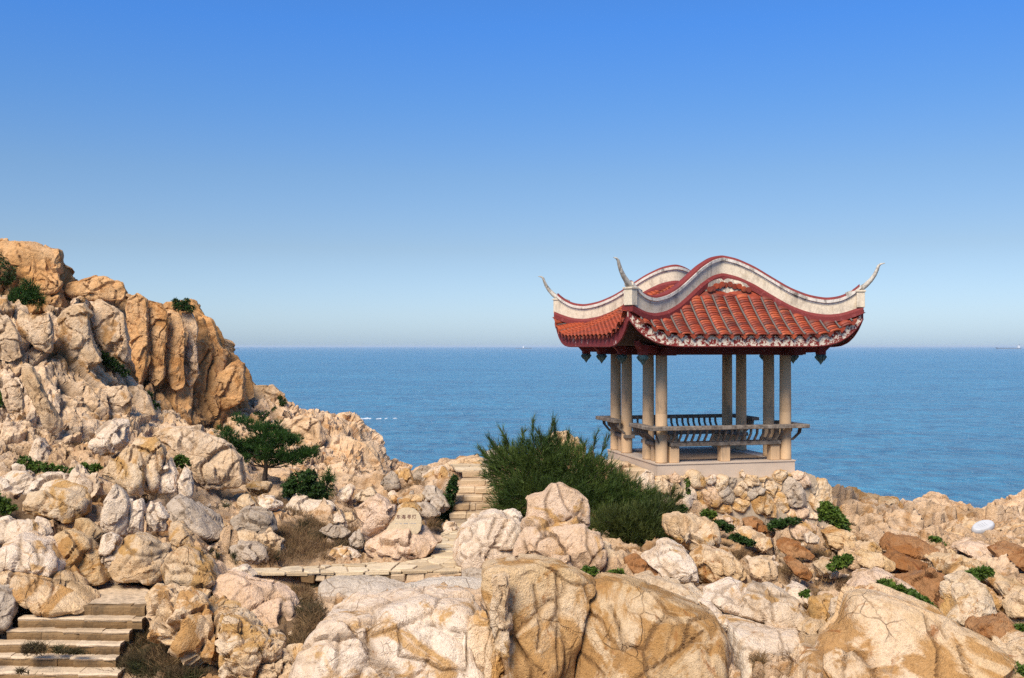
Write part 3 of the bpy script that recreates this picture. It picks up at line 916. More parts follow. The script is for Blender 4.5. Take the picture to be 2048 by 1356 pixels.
            b = MB(); b.add(vs, fs); b.build('slat', M['bench'], bench)
        for k in range(18):
            slat(lambda a, o, z: (a, sv * o, z), -1.5 + 3.0 * k / 17, 1.84, 2.04)
        for su in (-1, 1):
            for k in range(7):
                slat(lambda a, o, z: (su * o, sv * a, z), .72 + .13 * k, 1.80, 2.06)
            # the curved corner bracket
            slat(lambda a, o, z: (su * (1.70 + (o - 1.70)), sv * (1.72 + (o - 1.70)), z), 0, 1.86, 2.02)
    # ---- roof
    roof = empty('roof', (0, 0, 0), 0, pav)
    def rot4(p, q):      # quarter turns of the hip or side frames: q=0 as is, q=1 half turn
        return np.array((p[0], p[1], p[2])) if q == 0 else np.array((-p[0], -p[1], p[2]))
    # deck under the tiles
    nu, nt = 61, 14
    for fn, nm in ((hipface, 'front'), (sideface, 'side')):
        for q in (0, 1):
            us = np.linspace(-EV, EV, nu)
            V = np.array([rot4(fn(u, t), q) for u in us for t in np.linspace(0, 1, nt)])
            I = np.arange(nu * nt).reshape(nu, nt)
            F = np.stack([I[:-1, :-1].ravel(), I[1:, :-1].ravel(), I[1:, 1:].ravel(), I[:-1, 1:].ravel()], 1)
            if nm == 'side': F = F[:, ::-1]
            link('roof_deck', mesh_np('roof_deck', V - np.array((0, 0, .012)), F), M['tile'], roof)
    tv, tf = tile_np()
    TV, TF = tile_np(l=0.135)
    tile_me = bpy.data.meshes.new('tile'); tile_me.from_pydata([tuple(v) for v in tv], [], tf); tile_me.update(); tile_me.materials.append(M['tile'])
    tile_me.polygons.foreach_set('use_smooth', [i % 2 == 0 for i in range(len(tile_me.polygons))])
    tymp_v = [None]
    cols = [k * TW for k in range(-9, 10)]
    n_t = 0
    STEP = 0.086
    for u in cols:
        ts, L = column_ts(hipface, u, STEP)
        for t in ts:
            p, r, up, n = frame_along(hipface, u, t)
            if p[2] > 4.30 or (L - t * L) < 0.12: continue
            up2 = up * math.cos(.27) - n * math.sin(.27); n2 = n * math.cos(.27) + up * math.sin(.27)
            m = Matrix(((r[0], up2[0], n2[0], p[0]), (r[1], up2[1], n2[1], p[1]), (r[2], up2[2], n2[2], p[2]), (0, 0, 0, 1)))
            o = link('tile', tile_me, None, roof)
            o.matrix_local = m @ Matrix.Rotation(random.uniform(-.03, .03), 4, 'Z') @ Matrix.Translation((random.uniform(-.004, .004), random.uniform(-.006, .006), random.uniform(0, .005)))
            n_t += 1
    # the other three faces: tiles run together
    def joined(fn, q, cols, step):
        VV, FF, nb = [], [], 0
        for a in cols:
            ts, L = column_ts(fn, a, step)
            for t in ts:
                p, r, up, n = frame_along(fn, a, t)
                if (L - t * L) < 0.12: continue
                up2 = up * math.cos(.27) - n * math.sin(.27); n2 = n * math.cos(.27) + up * math.sin(.27)
                X = TV @ np.stack([r, up2, n2]) + p + np.array((0, 0, random.uniform(0, .006)))
                if q: X = X * np.array((-1, -1, 1))
                VV.append(X); FF += [tuple(i + nb for i in f) for f in TF]; nb += len(X)
        me = bpy.data.meshes.new('side_tiles')
        me.from_pydata([tuple(v) for v in np.concatenate(VV)], [], FF); me.update()
        tag(link('side_tiles', me, M['tile'], roof), kind='stuff')
    joined(hipface, 1, cols, 0.12)
    joined(sideface, 0, cols, 0.11)
    joined(sideface, 1, cols, 0.13)
    # mortar rolls between the tile columns, with drip tiles at their feet
    for fn, q, nm in ((hipface, 0, 'f'), (sideface, 0, 'l'), (hipface, 1, 'b'), (sideface, 1, 'r')):
        rolls = MB()
        for k in range(-9, 9):
            a = (k + .5) * TW
            ts = np.linspace(0.0, 0.97, 16)
            pts, ok = [], []
            for t in ts:
                p, r, up, n = frame_along(fn, a, t)
                if nm == 'f' and p[2] > 4.33: break
                pts.append(tuple(rot4(p + n * (.03 if nm == 'f' else .02), q)))
            if nm in 'f':
                b = MB(); b.tube(pts, [.040] * 2 + [.024] * (len(pts) - 2), 6); b.build('mortar_roll', M['mortar_line'], roof, smooth=True)
            else:
                rolls.tube(pts, .016, 5)
            p, r, up, n = frame_along(fn, a, 0.0)
            out = -up - n * 0.0; h = np.array((0, 0, 1.0)); flat = np.array((out[0], out[1], 0)); flat /= np.linalg.norm(flat)
            e = p + flat * .045
            vs = []
            for dd in (0, .022):
                c = e + flat * dd
                vs += [c - r * .10 + h * .02, c - r * .085 - h * .03, c - h * .10, c + r * .085 - h * .03, c + r * .10 + h * .02]
            vs = [tuple(rot4(v, q)) for v in vs]
            b = MB(); b.add(vs, [(0, 1, 2, 3, 4), (9, 8, 7, 6, 5)] + [(i, (i+1) % 5 + 0, (i+1) % 5 + 5, i + 5) for i in range(5)])
            b.build('drip_tile', M['tile'], roof)
        if rolls.v: tag(rolls.build('mortar_rolls', M['mortar_line'], roof), kind='stuff')
    # fascia boards with the curved lower edge and the soffit behind them
    us = np.linspace(-EV + .01, EV - .01, 60)
    for rotq, mat, lab in ((0, 'fascia_white', 'front eave board with most of its red paint flaked to white'), (1, 'fascia_red', 'dull red side eave board with few bare streaks'), (2, 'fascia_white', None), (3, 'fascia_red', None)):
        V = []
        ca, sa = [(1, 0), (0, -1), (-1, 0), (0, 1)][rotq]
        rt = lambda x, y, z: (x * ca - y * sa, x * sa + y * ca, z)
        for u in us:
            zt, zb = float(eave_z(u)) + .0, float(fasc_z(u))
            for y, z in ((-EV + .015, zt - .015), (-EV + .015, zb), (-EV + .075, zb), (-EV + .075, zt - .015)):
                V.append(rt(u, y, z))
        F = [(i*4+k, (i+1)*4+k, (i+1)*4+(k+1) % 4, i*4+(k+1) % 4) for i in range(len(us)-1) for k in range(4)] + [(0, 1, 2, 3), tuple(4*(len(us)-1)+k for k in (3, 2, 1, 0))]
        me = bpy.data.meshes.new('fascia'); me.from_pydata(V, [], F); me.update()
        tag(link('fascia', me, M[mat], roof), lab)
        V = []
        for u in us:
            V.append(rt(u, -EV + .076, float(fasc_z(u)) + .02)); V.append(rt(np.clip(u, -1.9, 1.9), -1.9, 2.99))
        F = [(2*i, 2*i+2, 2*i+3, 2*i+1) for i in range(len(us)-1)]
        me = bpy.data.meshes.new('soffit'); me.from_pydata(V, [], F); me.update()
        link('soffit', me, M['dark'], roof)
        # red lower lip of the board
        pts = [rt(u, -EV + .028, float(fasc_z(u)) - .012) for u in us]
        b = MB(); b.tube(pts, .022, 6); b.build('fascia_lip', M['redpaint'], roof, smooth=True)
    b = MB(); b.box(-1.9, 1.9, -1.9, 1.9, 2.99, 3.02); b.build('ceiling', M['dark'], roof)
    # wave shaped gable bands
    for q in (1, -1):
        def path(s0, s1, n, zf):
            out = []
            for s in np.linspace(s0, s1, n):
                a = math.sqrt(s * s + .006) - math.sqrt(.006) if abs(s) < .3 else abs(s) - math.sqrt(.006) + 0.0
                a = math.sqrt(s * s + .004) - .03
                out.append((q * s * EV, -q * (GV + a * (EV - GV)), zf(s)))
            return out
        N = 120
        band = empty('gable_ridge', (0, 0, 0), 0, roof)
        def part(name, V, F, mat):
            me = bpy.data.meshes.new(name); me.from_pydata(V, [], F); me.update()
            return link(name, me, mat, roof)
        bpy.data.objects.remove(band)
        # wall of the band
        pth = path(-.985, .985, N, lambda s: 0.0)
        pr = [[(-.09, float(hip_z(s)) + .07), (.09, float(hip_z(s)) + .07), (.09, float(top_z(s)) - .15), (-.09, float(top_z(s)) - .15)] for s in np.linspace(-.985, .985, N)]
        part('ridge_wall', *sweep(pth, pr), M['band'])
        # red plinth strip along the tiles
        pth = path(-1.0, 1.0, N, lambda s: float(hip_z(s)))
        part('ridge_plinth', *sweep(pth, [(-.17, -.10), (.17, -.10), (.17, .03), (.12, .10), (-.12, .10), (-.17, .03)]), M['redpaint'])
        # moulding and red cap, swung up into the horns
        S = np.linspace(-.985, .985, N)
        def wdt(s): return 1.0
        def tz(s): return float(top_z(min(abs(s), 1.07)) + max(0, abs(s) - 1.07) * 8.0)
        pth = path(-.985, .985, N, tz)
        mould = [[(-.10*wdt(s), -.17*wdt(s)), (.10*wdt(s), -.17*wdt(s)), (.10*wdt(s), -.135*wdt(s)), (.145*wdt(s), -.12*wdt(s)), (.145*wdt(s), -.045), (-.145*wdt(s), -.045), (-.145*wdt(s), -.12*wdt(s)), (-.10*wdt(s), -.135*wdt(s))] for s in S]
        part('ridge_moulding', *sweep(pth, mould), M['mould'])
        pth = path(-.975, .975, N, tz)
        capp = [(-.115, -.043), (.115, -.043), (.10, .0), (.05, .022), (-.05, .022), (-.10, .0)]
        part('ridge_cap', *sweep(pth, capp), M['redcap'])
        # end posts and horns' hooks
        for e in (-1, 1):
            s = e * .975
            a = .975 - .0
            x, y = q * s * EV, -q * (GV + a * (EV - GV))
            b = MB(); b.box(-.10, .10, -.13, .13, float(hip_z(.975)) + .09, float(top_z(.975)) - .15)
            b.box(-.125, .125, -.155, .155, float(top_z(.975)) - .185, float(top_z(.975)) - .14)
            o = b.build('ridge_post', M['band'], roof, (x, y, 0), bevel=.006)
            o.rotation_euler = (0, 0, math.atan2(-q * e * (EV - GV) / EV * q, 1) * 1.0)
            d = Vector((q * e, -q * .53, 0)).normalized()
            ps, rs = [], []
            c0 = Vector((q * e * .94 * EV, -q * (GV + .94 * (EV - GV)), float(top_z(.94)) - .085))
            for t, (o, z) in enumerate([(-.22, -.07), (0, .01), (.13, .085), (.26, .185), (.38, .31), (.47, .44), (.53, .57), (.565, .67), (.62, .715), (.72, .735)]):
                ps.append(c0 + d * o + Vector((0, 0, z))); rs.append([.08, .085, .078, .068, .058, .05, .043, .036, .026, .010][t])
            b = MB(); b.tube(ps, rs, 8); b.build('horn', M['horn'], roof, smooth=True)
        # tympanum with the scalloped tile edge under the arch
        y0 = -q * (GV + .30)
        for k, sx in enumerate(np.linspace(-.17, .17, 11)):
            zz = float(hip_z(sx)) - .19 - 0.03 * (k % 2)
            b = MB()
            vs = [(.075 * math.cos(2*math.pi*i/10), dy, .075 * math.sin(2*math.pi*i/10)) for dy in (0, -q * .035) for i in range(10)]
            b.add(vs, [tuple(range(10)), tuple(range(19, 9, -1))] + [(i, (i+1) % 10, (i+1) % 10 + 10, i + 10) for i in range(10)])
            b.build('scallop_tile', M['tile'], roof, (sx * EV, -q * (GV + .30 + abs(sx) * (EV - GV) * .8), zz))
        b = MB()
        zt = [float(hip_z(s)) - .03 for s in np.linspace(-.2, .2, 13)]
        xs = [s * EV for s in np.linspace(-.2, .2, 13)]
        vs = [(x, -q * (GV + .42 + .1 * abs(x)), 4.27) for x in xs] + [(x, -q * (GV + .20 + .45 * abs(x)), z) for x, z in zip(xs, zt)]
        b.add(vs, [(i, i+1, i+14, i+13) for i in range(12)])
        b.build('tympanum', M['tympanum'], roof)
        b = MB(); b.box(-.56, .56, *sorted((-q * (GV + .52), -q * (GV + .32))), 4.26, 4.33); b.build('tympanum_sill', M['redpaint'], roof)
    return pav
pavilion = build_pavilion()

# ------------------------------------------------------------------ boulders: outline from the photograph, own place, size and depth
_ico = {}
def ico(n):
    if n not in _ico:
        bm = bmesh.new()
        bmesh.ops.create_icosphere(bm, subdivisions=n, radius=1.0)
        v = np.array([x.co[:] for x in bm.verts]); f = np.array([[w.index for w in x.verts] for x in bm.faces])
        bm.free()
        a = rotm(0.3, 0.2, 0.1)
        _ico[n] = (v @ a.T, f)
    return _ico[n]
_seed = [100]
def radial(poly, c, n=360):
    """distance from c to the outline by angle"""
    A = poly - c; B = np.roll(A, -1, axis=0)
    th = np.linspace(-math.pi, math.pi, n, endpoint=False)
    d = np.stack([np.cos(th), np.sin(th)], 1)
    E = B - A
    den = d[:, None, 0] * E[None, :, 1] - d[:, None, 1] * E[None, :, 0]
    den = np.where(np.abs(den) < 1e-9, 1e-9, den)
    t = (A[None, :, 0] * E[None, :, 1] - A[None, :, 1] * E[None, :, 0]) / den
    u = (A[None, :, 0] * d[:, None, 1] - A[None, :, 1] * d[:, None, 0]) / den
    t = np.where((u >= -1e-6) & (u <= 1 + 1e-6) & (t > 0), t, 0)
    r = t.max(1)
    r = np.where(r <= 0, r[r > 0].mean(), r)
    k = np.exp(-np.linspace(-2, 2, 9)**2); k /= k.sum()
    return np.convolve(np.concatenate([r[-4:], r, r[:4]]), k, 'valid')
def rock(name, mat, poly, label=None, cat='boulder', group=None, D=None, tf=1.05, lean=0.35, cell=0.58, amp=0.085, pillow=0.008, crack=0.06, facet=0.25, rough=0.012, cuts=13, parent=None, n=None, push=0.2, power=3.4, second=0.6, sharp=0.35, seed=None, groove=None):
    _seed[0] += 1
    sd = seed or _seed[0]
    rg = np.random.default_rng(sd)
    pl = np.array(poly, float)
    lo, hi = pl.min(0), pl.max(0)
    cpx = (lo + hi) / 2 * 0.5 + pl.mean(0) * 0.5
    wpx, hpx = hi - lo
    if D is None:
        D0 = hit(cpx[0], hi[1] - 4)
        s0 = D0 / FPX
        T = tf * 0.5 * min(wpx, hpx * 1.4) * s0
        D = D0 + push * T
    s = D / FPX
    T = tf * 0.5 * min(wpx, hpx * 1.4) * s
    size = max(wpx, hpx) * s
    msz = math.sqrt(wpx * hpx) * s
    if n is None:
        n = 6 if max(wpx, hpx) > 170 else 5 if max(wpx, hpx) > 62 else 4 if max(wpx, hpx) > 26 else 3
    v, f = ico(n)
    kl = lean * min(1.0, T / max(hpx * s * 0.5, 1e-3))
    o3 = P(cpx[0], cpx[1], D)
    zl = -(pl[:, 1] - cpx[1]) * s
    for _ in range(3):
        Dl = D + kl * zl
        zl = CAMZ - (pl[:, 1] - HZ) / FPX * Dl - o3[2]
    Dl = D + kl * zl
    q2 = np.stack([(pl[:, 0] - CX) / FPX * Dl - o3[0], zl], 1)
    zb_loc = float(q2[:, 1].min())
    rad = radial(q2, np.zeros(2))
    th = np.arctan2(v[:, 2], v[:, 0])
    ri = (th + math.pi) / (2 * math.pi) * len(rad)
    i0 = np.floor(ri).astype(int) % len(rad); w = ri - np.floor(ri)
    Rr = rad[i0] * (1 - w) + rad[(i0 + 1) % len(rad)] * w
    # even spacing along the profile: front pole -> rim -> back pole
    mr = max(rad.mean(), 1e-3)
    aa = np.linspace(0, math.pi / 2, 200)
    pc, pw = np.sin(aa)**(2 / power), np.cos(aa)**(2 / power)
    al = np.concatenate([[0], np.cumsum(np.hypot(np.diff(pc) * mr, np.diff(pw) * T))]); al /= al[-1]
    ph = np.arccos(np.clip(np.abs(v[:, 1]), 0, 1)) / (math.pi / 2)
    c = np.interp(ph, al, pc)
    wy = np.interp(ph, al, pw) * np.sign(v[:, 1])
    V = np.stack([np.cos(th) * Rr * c, wy * T, np.sin(th) * Rr * c], 1)
    V[:, 1] += kl * V[:, 2]
    # broken faces: flat cuts with a slightly worn edge
    ext = np.abs(V).max(0)
    bev = (0.016 - 0.010 * sharp) * msz
    for k in range(cuts):
        nv = rg.normal(size=3)
        if k % 3 == 0: nv = np.array((rg.normal() * .5, -.6 - .3 * rg.random(), .5 + .6 * rg.random()))   # tops
        nv[1] = -abs(nv[1]) - 0.35
        nv = nv / np.linalg.norm(nv)
        nn = nv / np.maximum(ext, 1e-3); nn /= np.linalg.norm(nn)       # follow the stone's proportions
        dd = V @ nn
        lat = 1 - abs(nn[1])
        lim = dd.max() * (rg.uniform(0.62, 0.9) * (1 - lat) + lat * rg.uniform(.88, .97))
        x = (dd - lim) / bev
        V = V - nn * (np.where(x > 20, x, np.log1p(np.exp(np.minimum(x, 20)))) * bev)[:, None]
    # spread the vertices evenly over the cut faces again
    ed = np.concatenate([f[:, [0, 1]], f[:, [1, 2]], f[:, [2, 0]]])
    cnt = np.maximum(np.bincount(ed[:, 0], minlength=len(V)), 1)[:, None]
    for k in range(10 if n >= 5 else 3):
        N = normals_of(V, f)
        av = np.stack([np.bincount(ed[:, 0], V[ed[:, 1], ax], len(V)) for ax in range(3)], 1) / cnt
        dv = av - V
        V = V + 0.8 * (dv - N * (dv * N).sum(1, keepdims=True))
    N = normals_of(V, f)
    org = P(cpx[0], cpx[1], D)
    base = np.array((org[0], org[1], org[2] + zb_loc))
    cs = cell * msz
    W = V + org + sd * 3.7
    dd, cm, blk = rock_relief(W, (cs, cs, cs * 1.25), tuple(rg.uniform(-.6, .6, 3)), amp, pillow, crack, 0.045, rough, sd, second, 0.22, facet)
    V = V + N * (dd * (0.35 + 0.65 * sstep(0.05, 0.5, np.abs(wy))))[:, None]      # keep the outline, work the faces
    fz = 0.012 * min(1.0, msz) 
    V += N * (fz * fbm(W * 6 / max(msz, .3), sd + 1, 3))[:, None]
    for gl in (groove or []):                       # open joints along lines seen in the photograph
        X = V + org
        q = np.stack([CX + X[:, 0] / X[:, 1] * FPX, HZ - (X[:, 2] - CAMZ) / X[:, 1] * FPX], 1)
        q = q + 2.2 * np.stack([fbm(W * 1.7 / msz, 61, 3), fbm(W * 1.7 / msz, 62, 3)], 1)
        dmin = np.full(len(q), 99.0)
        for a, b in zip(gl[:-1], gl[1:]):
            a, b = np.array(a), np.array(b); ab = b - a
            t = np.clip(((q - a) @ ab) / (ab @ ab), 0, 1)
            dmin = np.minimum(dmin, np.linalg.norm(q - (a + t[:, None] * ab), axis=1))
        m = np.exp(-(dmin / 3.0)**2) * sstep(0.1, -0.2, N[:, 1])
        V = V - N * (m * 0.028 * min(msz, 2.2))[:, None]
        cm = np.maximum(cm, 1.25 * m)
    V = V + (org - base)
    me = mesh_np(name, V, f, True, {'crack': cm, 'blk': 0.25 + 0.5 * blk, 'dirt': cm * 0})
    me.set_sharp_from_angle(angle=0.55)
    o = link(name, me, M[mat], parent, base)
    if parent is None: tag(o, label, cat, group)
    return o
def Z(ox, oy, sc, pts):
    return [(ox + x / sc, oy + y / sc) for x, y in pts]
ZA = lambda *p: Z(0, 840, 2.628, p)
ZB = lambda *p: Z(600, 1000, 3.413, p)
ZC = lambda *p: Z(900, 960, 3.413, p)
ZD = lambda *p: Z(1400, 960, 3.16, p)
ZE = lambda *p: Z(400, 740, 3.39, p)
ZF = lambda *p: Z(1280, 930, 4.876, p)

# -- foreground, centre
rock('boulder', 'ochre', [(966,1133),(980,1127),(1029,1119),(1076,1116),(1114,1123),(1143,1135),(1181,1155),(1193,1171),(1178,1196),(1168,1225),(1162,1268),(1153,1312),(1146,1420),(1020,1420),(1012,1297),(985,1253),(976,1218),(963,1180)],
     'huge ochre boulder at the front, left of the split, pale rib on its left', tf=0.8, lean=.4, cell=.5, amp=.018, facet=.055, sharp=.6, cuts=9, D=15.6, seed=905, groove=[ZC((730,640),(740,900),(730,1150),(745,1300)), ZC((575,720),(600,900),(620,1000),(600,1150)), ZC((440,1090),(500,1200),(640,1330))])
rock('boulder', 'ochre', [(1193,1166),(1216,1158),(1252,1161),(1310,1179),(1369,1199),(1427,1223),(1438,1244),(1459,1276),(1467,1320),(1462,1420),(1146,1420),(1155,1303),(1165,1241),(1170,1209),(1178,1186)],
     'huge ochre boulder at the front, right of the split, with a diagonal crack', tf=0.72, lean=.45, cell=.5, amp=.018, facet=.055, sharp=.6, cuts=9, D=15.5, seed=911, groove=[ZC((1090,860),(1150,980),(1190,1170)), ZC((870,1170),(960,1240),(1040,1340)), ZC((1270,1360),(1450,1240),(1600,1140),(1740,1040)), ZC((1590,1140),(1640,960),(1790,920))])
rock('boulder', 'pale', [(648,1252),(658,1226),(702,1216),(776,1206),(817,1200),(849,1196),(908,1204),(940,1216),(956,1236),(962,1290),(985,1356),(990,1420),(596,1420),(608,1340),(622,1290),(630,1266)],
     'long whitish boulder with rounded lobes at the bottom of the view', tf=1.0, lean=.55, cell=.42, amp=.05, pillow=.13, facet=.12, D=16.3, groove=[ZB((680,880),(690,1000),(680,1060),(850,1100),(960,1160),(1150,1170)), ZB((870,840),(1000,880),(1140,905),(1140,1150)), ZB((270,930),(260,1060),(265,1200)), ZB((460,900),(480,1050))])
rock('boulder', 'cream', [(952,1224),(972,1222),(985,1250),(995,1300),(1010,1356),(1016,1420),(950,1420),(936,1300),(938,1250)],
     'narrow cream boulder wedged between the whitish boulder and the ochre boulder', tf=1.1, lean=.3, D=16.0)
rock('boulder', 'cream', [(984,1150),(1005,1142),(1022,1150),(1020,1172),(1016,1200),(1018,1250),(1016,1320),(1000,1300),(986,1260),(980,1215),(986,1180)],
     'slender pale rock rib leaning on the left side of the ochre boulder', tf=1.0, lean=.3, cell=.5, cuts=5, D=14.95)
rock('boulder', 'pink', [(1045,1060),(1052,1027),(1054,996),(1070,988),(1088,985),(1102,969),(1123,965),(1152,980),(1175,998),(1180,1019),(1178,1056),(1110,1076)],
     'upright pinkish slab boulder standing in front of the dark shrub', tf=.5, lean=.12, cell=.6, amp=.03, facet=.08, D=20.7, cuts=5, power=4.5, groove=[ZC((690,40),(655,150),(670,260),(690,300)), ZC((925,130),(900,300))])
rock('boulder', 'pink', [(1018,1126),(1026,1092),(1046,1058),(1064,1052),(1105,1050),(1172,1048),(1178,1060),(1202,1068),(1205,1092),(1209,1106),(1198,1142),(1150,1142),(1080,1134)],
     'broad pinkish boulder that carries the upright slab boulder', tf=.9, lean=.3, cell=.55, facet=.28, D=19.9, sharp=.4, groove=[ZC((610,330),(650,390),(700,380),(730,400)), ZC((500,420),(540,530)), ZC((940,310),(930,440),(1010,610))])
rock('boulder', 'pale', [(909,1108),(918,1089),(922,1062),(944,1042),(967,1030),(991,1025),(1003,1029),(1032,1047),(1046,1052),(1048,1068),(1034,1097),(1027,1122),(973,1136),(929,1130)],
     'rounded pinkish white boulder with folds beside the paved path', tf=.95, lean=.4, cell=.5, pillow=.16, facet=.1, cuts=4, D=21.2, groove=[ZC((310,240),(285,320),(260,400)), ZC((370,300),(330,420),(300,440)), ZC((300,440),(240,540)), ZC((450,310),(380,440))])
rock('boulder', 'pale', [(1000,1030),(1010,1022),(1025,1019),(1043,1031),(1046,1056),(1020,1050)],
     'small rounded pale boulder peeping out behind the folded boulder', D=22.6)
rock('boulder', 'cream', [(1198,1088),(1215,1092),(1240,1106),(1254,1132),(1250,1150),(1205,1148),(1192,1120)],
     'cracked cream boulder below the dark shrub, right of the broad pinkish one', D=20.2)
rock('rock_slab', 'rust', [(1251,1118),(1276,1113),(1298,1122),(1321,1140),(1332,1160),(1284,1154),(1258,1142)],
     'flat rust orange slab lying at the foot of the dark shrub', 'rock', D=19.7, tf=.8, lean=1.0, facet=.1)
rock('boulder', 'pale', [(1282,1114),(1323,1085),(1337,1082),(1369,1100),(1385,1125),(1399,1163),(1375,1167),(1331,1164),(1315,1142)],
     'smooth pale wedge of rock between the rust slab and the yellowish boulder', D=19.6, tf=.9, lean=.9, facet=.1, pillow=.03)
rock('boulder', 'cream', [(1330,1034),(1357,1029),(1392,1029),(1427,1050),(1441,1086),(1438,1102),(1383,1103),(1351,1080),(1332,1058)],
     'crumpled cream boulder with hollows at the foot of the shrub, below the rubble footing', D=21.6, cell=.4, facet=.35, amp=.1)
rock('boulder', 'ochre', [(1381,1110),(1400,1098),(1436,1100),(1462,1109),(1488,1135),(1498,1167),(1442,1173),(1404,1165),(1390,1138)],
     'blocky yellowish boulder with horizontal cracks under the pavilion slope', D=20.0, cell=.4, facet=.3, sharp=.5)
rock('boulder', 'cream', [(1250,1160),(1290,1148),(1340,1164),(1380,1180),(1420,1205),(1400,1215),(1310,1185)],
     'low cream ledge just behind the cracked ochre boulder', D=17.4, lean=.8)
# -- right hand side
rock('boulder', 'pale', [(1398,1194),(1430,1178),(1462,1162),(1486,1166),(1497,1180),(1500,1232),(1462,1236),(1438,1216)],
     'white lobed boulder, left end of the pale row on the right', pillow=.11, facet=.08, cuts=6, power=2.7, tf=.9, lean=.5, D=17.4)
rock('boulder', 'pale', [(1494,1172),(1508,1162),(1545,1170),(1573,1183),(1600,1205),(1618,1230),(1614,1248),(1527,1247),(1470,1238),(1478,1200)],
     'white lobed boulder, broad middle of the pale row on the right', pillow=.11, facet=.08, cuts=6, power=2.7, tf=.9, lean=.5, D=17.2, groove=[ZD((395,650),(400,705)), ZD((440,705),(460,890)), ZD((300,690),(420,720),(560,740))])
rock('boulder', 'pale', [(1568,1184),(1590,1164),(1616,1178),(1628,1196),(1624,1225),(1600,1215)],
     'smooth white dome at the right end of the pale row', pillow=.05, facet=.08, D=17.6)
rock('rock_slab', 'pale', [(1446,1236),(1480,1240),(1530,1250),(1600,1256),(1612,1310),(1604,1420),(1468,1420),(1462,1300)],
     'smooth whitish rock floor between the two huge foreground boulders', 'rock', D=16.2, lean=1.3, facet=.07, amp=.02, cuts=6, crack=.03)
rock('rock_slab', 'pale', [(1396,1200),(1424,1206),(1450,1236),(1462,1262),(1446,1250),(1420,1226)],
     'thin whitish ledge running down beside the right side of the split ochre pair', 'rock', D=16.8, lean=.9, facet=.08)
rock('boulder', 'cream', [(1622,1196),(1640,1190),(1668,1192),(1672,1228),(1660,1246),(1622,1246),(1616,1222)],
     'upright cream block right of the white row, cut by vertical cracks', D=17.0, sharp=.6)
rock('boulder', 'pale', [(1662,1196),(1694,1190),(1700,1215),(1688,1246),(1670,1250),(1660,1225)],
     'small white block leaning against the big rounded boulder', D=16.6, sharp=.5)
rock('boulder', 'cream', [(1604,1250),(1622,1238),(1652,1244),(1660,1262),(1640,1290),(1618,1316),(1600,1306),(1602,1270)],
     'tilted tan block standing in the cleft left of the big rounded boulder', D=16.0, sharp=.6)
rock('boulder', 'ochre', [(1700,1187),(1732,1184),(1780,1196),(1818,1213),(1856,1231),(1888,1246),(1938,1270),(1979,1308),(2020,1349),(2040,1430),(1608,1430),(1616,1322),(1640,1276),(1685,1248),(1692,1213)],
     'huge smooth tan boulder with rounded back, lower right corner', tf=.75, lean=.55, cell=.85, amp=.03, facet=.16, pillow=.02, cuts=6, D=14.9, groove=[ZD((910,930),(920,1100),(900,1250)), ZD((1430,860),(1450,960),(1510,1070),(1500,1250)), ZD((1500,890),(1560,1000)), ZD((1640,1050),(1700,1250))])
rock('boulder', 'pink', [(1697,1183),(1716,1143),(1745,1140),(1790,1152),(1827,1177),(1842,1194),(1800,1205),(1740,1195)],
     'tan boulder right behind the huge rounded one, with green leaves on it', D=17.6, lean=.6)
rock('boulder', 'cream', [(1890,1240),(1906,1213),(1908,1175),(1938,1154),(1970,1168),(1984,1200),(1994,1231),(1932,1256)],
     'squared boulder with a white left face and a brown front on the right', D=16.6, sharp=.8, tf=1.0, lean=.15)
rock('boulder', 'pink', [(1966,1168),(1984,1176),(2006,1205),(2014,1230),(2000,1240),(1988,1225)],
     'narrow tan block behind the squared boulder', D=17.2, sharp=.5)
rock('boulder', 'rust', [(1942,1256),(1970,1241),(2004,1226),(2033,1264),(2041,1282),(2001,1310),(1980,1300)],
     'tilted brown topped boulder just below the squared boulder', D=15.8, sharp=.6)
rock('boulder', 'ochre', [(1975,1300),(2005,1290),(2045,1275),(2090,1290),(2090,1345),(2030,1345),(1990,1325)],
     'brown boulder cut by the right edge near the bottom', D=15.2, sharp=.5)
rock('boulder', 'ochre', [(2012,1195),(2040,1186),(2100,1190),(2100,1270),(2050,1268),(2016,1238)],
     'dark fronted tan boulder cut by the right edge, above the brown one', D=16.8, sharp=.6)
rock('rock_slab', 'ochre', [(1846,1112),(1880,1106),(1938,1116),(1972,1136),(1982,1164),(1920,1172),(1892,1150),(1858,1124)],
     'thick overhanging tan slab above a dark hollow on the right slope', 'rock', D=19.2, lean=.6, sharp=.7)
rock('rock_slab', 'rust', [(1800,1158),(1850,1140),(1900,1160),(1912,1196),(1880,1236),(1850,1222),(1830,1190)],
     'dark brown rock in the hollow below the overhanging slab', 'rock', D=18.2, facet=.3)
rock('rock_slab', 'ochre', [(1952,1140),(1985,1132),(2030,1165),(2090,1200),(2090,1235),(2030,1215),(1985,1180)],
     'long sloping slab running down to the right edge', 'rock', D=18.4, lean=.8)
rock('rock_slab', 'rust', [(1762,1098),(1780,1066),(1830,1076),(1880,1100),(1872,1116),(1820,1112)],
     'flat rust brown slab, upper one on the right slope', 'rock', D=22.5, lean=1.2, facet=.12)
rock('rock_slab', 'rust', [(1752,1118),(1790,1102),(1830,1118),(1862,1134),(1850,1146),(1800,1140)],
     'flat rust brown slab just below the upper rust slab', 'rock', D=21.3, lean=1.2, facet=.12)
rock('rock_slab', 'ochre', [(1706,1122),(1728,1104),(1765,1108),(1790,1126),(1786,1142),(1740,1140)],
     'speckled tan slab left of the rust brown slabs', 'rock', D=20.8, lean=.9)
rock('boulder', 'cream', [(1716,1090),(1732,1080),(1754,1084),(1762,1100),(1740,1110),(1718,1104)],
     'rounded cream stone above the speckled tan slab', D=22.4)
